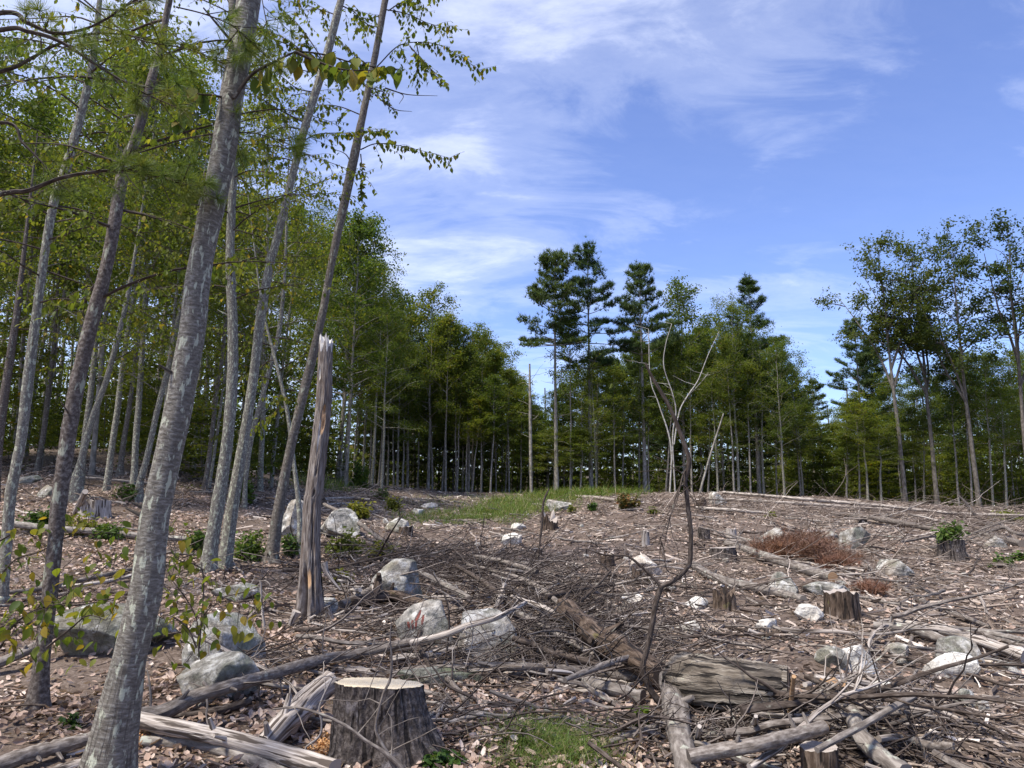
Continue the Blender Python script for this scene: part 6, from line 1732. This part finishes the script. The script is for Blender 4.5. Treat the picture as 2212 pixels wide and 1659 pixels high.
BUSHES = [
    (70, 1148, 72, 44, 'shrub', 'low fern green bush at the left behind the fallen mossy trunk', .10, 700),
    (175, 1158, 80, 44, 'shrub_yellow', 'yellow green bush right of the brown tree on the left slope', .09, 500),
    (225, 1170, 70, 34, 'shrub', 'green bush beside the yellow green one on the left slope', .09, 500),
    (420, 1192, 52, 44, 'shrub', 'dark green bush left of the lichened upright trunk', .08, 500),
    (535, 1215, 92, 62, 'shrub', 'bright green bush between the leaning tree feet', .08, 900),
    (630, 1205, 62, 40, 'shrub', 'green bush left of the snag under the rounded pale boulder', .08, 600),
    (745, 1208, 80, 62, 'shrub_yellow', 'light green bush right of the snag before the pale boulder', .09, 600),
    (826, 1216, 64, 42, 'shrub_yellow', 'sprawling yellowish bush right of the one before the pale boulder', .09, 360),
    (730, 1265, 60, 34, 'shrub_yellow', 'small yellow leaved sprout between the snag and root log', .07, 160),
    (275, 1082, 52, 34, 'shrub', 'round bush at the foot of the slim leaning tree on the left', .12, 600),
    (523, 1090, 44, 44, 'shrub', 'dark bush behind the leaning trees at the wood edge', .13, 600),
    (772, 1056, 34, 50, 'shrub', 'upright green bush at the far end of the clearing left of the track', .16, 800),
    (775, 1120, 52, 36, 'shrub_yellow', 'yellowish bush beyond the snag left of the grass strip', .12, 600),
    (822, 1082, 34, 24, 'shrub', 'dark little bush left of the grass strip at the far end', .14, 500),
    (846, 1104, 30, 30, 'shrub_yellow', 'small yellowish bush just left of the grass strip', .12, 360),
    (1356, 1100, 50, 34, 'shrub_red', 'russet and green bush standing on the crest near the birch clump', .14, 800),
    (1236, 1108, 20, 16, 'shrub_yellow', 'tiny yellow green sprout right of the dome boulder', .10, 160),
    (1284, 1104, 24, 18, 'shrub', 'little green sprout between the dome boulder and the russet bush', .11, 200),
    (1415, 1112, 28, 16, 'shrub_yellow', 'tiny yellowish sprout right of the russet bush', .11, 180),
    (2170, 1225, 36, 22, 'shrub', 'green sprout near the right border below the grey stone', .09, 250),
    (2205, 1215, 30, 22, 'shrub', 'green sprout touching the right border', .09, 200),
    (1665, 1118, 26, 12, 'shrub_yellow', 'low yellowish sprout on the crest below the white poles', .11, 160),
    (955, 1665, 80, 34, 'shrub', 'green sprouts at the bottom edge right of the fresh stump', .05, 260),
    (150, 1575, 44, 26, 'shrub', 'small green seedling between the brown tree and the largest one', .045, 160),
    (1385, 1580, 34, 44, 'shrub', 'green seedling right of the near grass tuft', .06, 120),
    (880, 1600, 90, 46, 'shrub_yellow', 'yellow green leafy sprig in front of the dark stump bark', .05, 60),
    (1265, 1350, 40, 26, 'shrub_red', 'brownish moss clump on the dark rotten log', .03, 160),
    (2190, 1128, 70, 22, 'shrub_yellow', 'low yellow green bushes at the right border on the crest', .14, 500),
]
for i, (px, py, w, h, mt, lb, ls, n) in enumerate(BUSHES):
    tuft_bush('bush' if n > 250 else 'sprout', lb, 'bush' if n > 250 else 'sprout', px, py, w, h, mt, 50 + i, n, ls)
sp = next(o for o in COL.objects if 'sprouting bush' in o.get('label', ''))
bb = np.array(sp.location) + [0, 0, .28]
tuft_bush('stump_sprout', 'green leafy bush sprouting from the top of the dark stump at the right', 'bush', 2057, 1180, 70, 42, 'shrub', 99, 800, .09, base=bb)

def grass(label, areas, seed):
    g = np.random.default_rng(seed); mb = MB()
    for (px, py, w, h, n, L, wd) in areas:
        a = px + w * np.clip(g.normal(0, .4, n), -1, 1); b = py + h * np.clip(g.normal(0, .4, n), -1, 1)
        P = np.array([ground(p, q) for p, q in zip(a[::12], b[::12])])
        P = np.repeat(P, 12, 0)[:n]; N = len(P); k = .035 * P[:, 1] ** .8
        x = P[:, 0] + g.normal(0, 1, N) * k; y = P[:, 1] + g.normal(0, 1, N) * k * 1.3
        keep = vnoise(x * 1.6, y * 1.6, seed) + .6 * vnoise(x * 5, y * 5, seed + 1) > -.45
        x, y = x[keep], y[keep]; N = len(x)
        pos = np.stack([x, y, hgt(x, y)], -1)
        tv = np.array([(0, .5, 0), (0, -.5, 0), (.45, .38, .08), (.45, -.38, .08), (.8, .22, .28), (.8, -.22, .28), (1, 0, .48)])
        s = L * g.uniform(.5, 1.25, N)
        scatter(mb, tv, [(4, 5, 6)], pos, rots(g.uniform(0, 6.28, N), g.normal(.95, .3, N), g.normal(0, .4, N)), np.stack([s, np.full(N, wd), -s], -1), np.clip(g.normal(.5, .25, N), 0, 1), quads=[(0, 1, 3, 2), (2, 3, 5, 4)])
    o = mb.build('grass', M['grass'], smooth=False); prop(o, label, None, None, 'stuff')
grass('fine bright grass tuft at the bottom middle', [(1195, 1612, 105, 30, 2900, .13, .0045), (1130, 1592, 60, 18, 700, .11, .0045), (1265, 1636, 70, 20, 900, .12, .0045)], 1)
grass('green grass strip along the old track', [(1130, 1092, 90, 22, 4200, .42, .02), (1010, 1118, 120, 14, 3600, .26, .016), (920, 1124, 50, 9, 900, .2, .015), (1210, 1074, 60, 10, 2200, .6, .03), (960, 1085, 110, 14, 700, .25, .02), (1075, 1105, 60, 20, 1800, .35, .018), (1300, 1068, 90, 6, 1600, .7, .035), (700, 1050, 70, 16, 700, .6, .03)], 2)

# orange sawdust by the fresh stump
def sawdust():
    g = np.random.default_rng(8)
    for lb, px, py, w, h, n in (('heap of orange sawdust left of the fresh stump foot', 700, 1632, 44, 26, 2600), ('orange sawdust by the foot of the largest leaning tree', 292, 1612, 26, 14, 900)):
        c = ground(px, py); k = depth(c) / F
        x = c[0] + g.normal(0, w * k * .45, n); y = c[1] + g.normal(0, .12, n)
        r = np.hypot((x - c[0]) / (w * k), (y - c[1]) / .28)
        pos = np.stack([x, y, hgt(x, y) + .012 + .05 * np.exp(-r * r * 2) * g.random(n)], -1)
        mb = MB(); scatter(mb, *LEAF2, pos, rots(g.uniform(0, 6.28, n), g.normal(0, .5, n), g.normal(0, .8, n)), g.uniform(.008, .026, n), np.clip(g.normal(.45, .25, n), 0, 1))
        o = mb.build('sawdust', M['sawdust'], smooth=False); prop(o, lb, None, None, 'stuff')
sawdust()

# scattered small stones, alike and many
def pebbles():
    g = np.random.default_rng(91); ms = []
    for i in range(5):
        v, f = rock_shape(300 + i, 2, 8, .08); mb = MB(); mb.add(v, tris=f); ms.append(mb.mesh('stone', M['rock_white' if i < 2 else 'rock_pale']))
    for i in range(46):
        p = g.uniform(880, 2200) if i < 36 else g.uniform(700, 1250); d = g.uniform(6.5, 24) if i < 36 else g.uniform(18, 34)
        x = (p - CX) / F * d; s = g.uniform(.08, .22)
        o = link('stone', ms[g.integers(0, 5)], None, tuple(on_ground(x, d, s * .12))); o.scale = (s, s * g.uniform(.6, .9), s * g.uniform(.4, .7)); o.rotation_euler = (0, 0, g.uniform(0, 6))
        prop(o, 'little pale stone lying among the chips of the clearing' if i < 36 else 'little pale stone lying near the grassy track', 'stone', 'small stones in the chips' if i < 36 else 'small stones by the track')
pebbles()
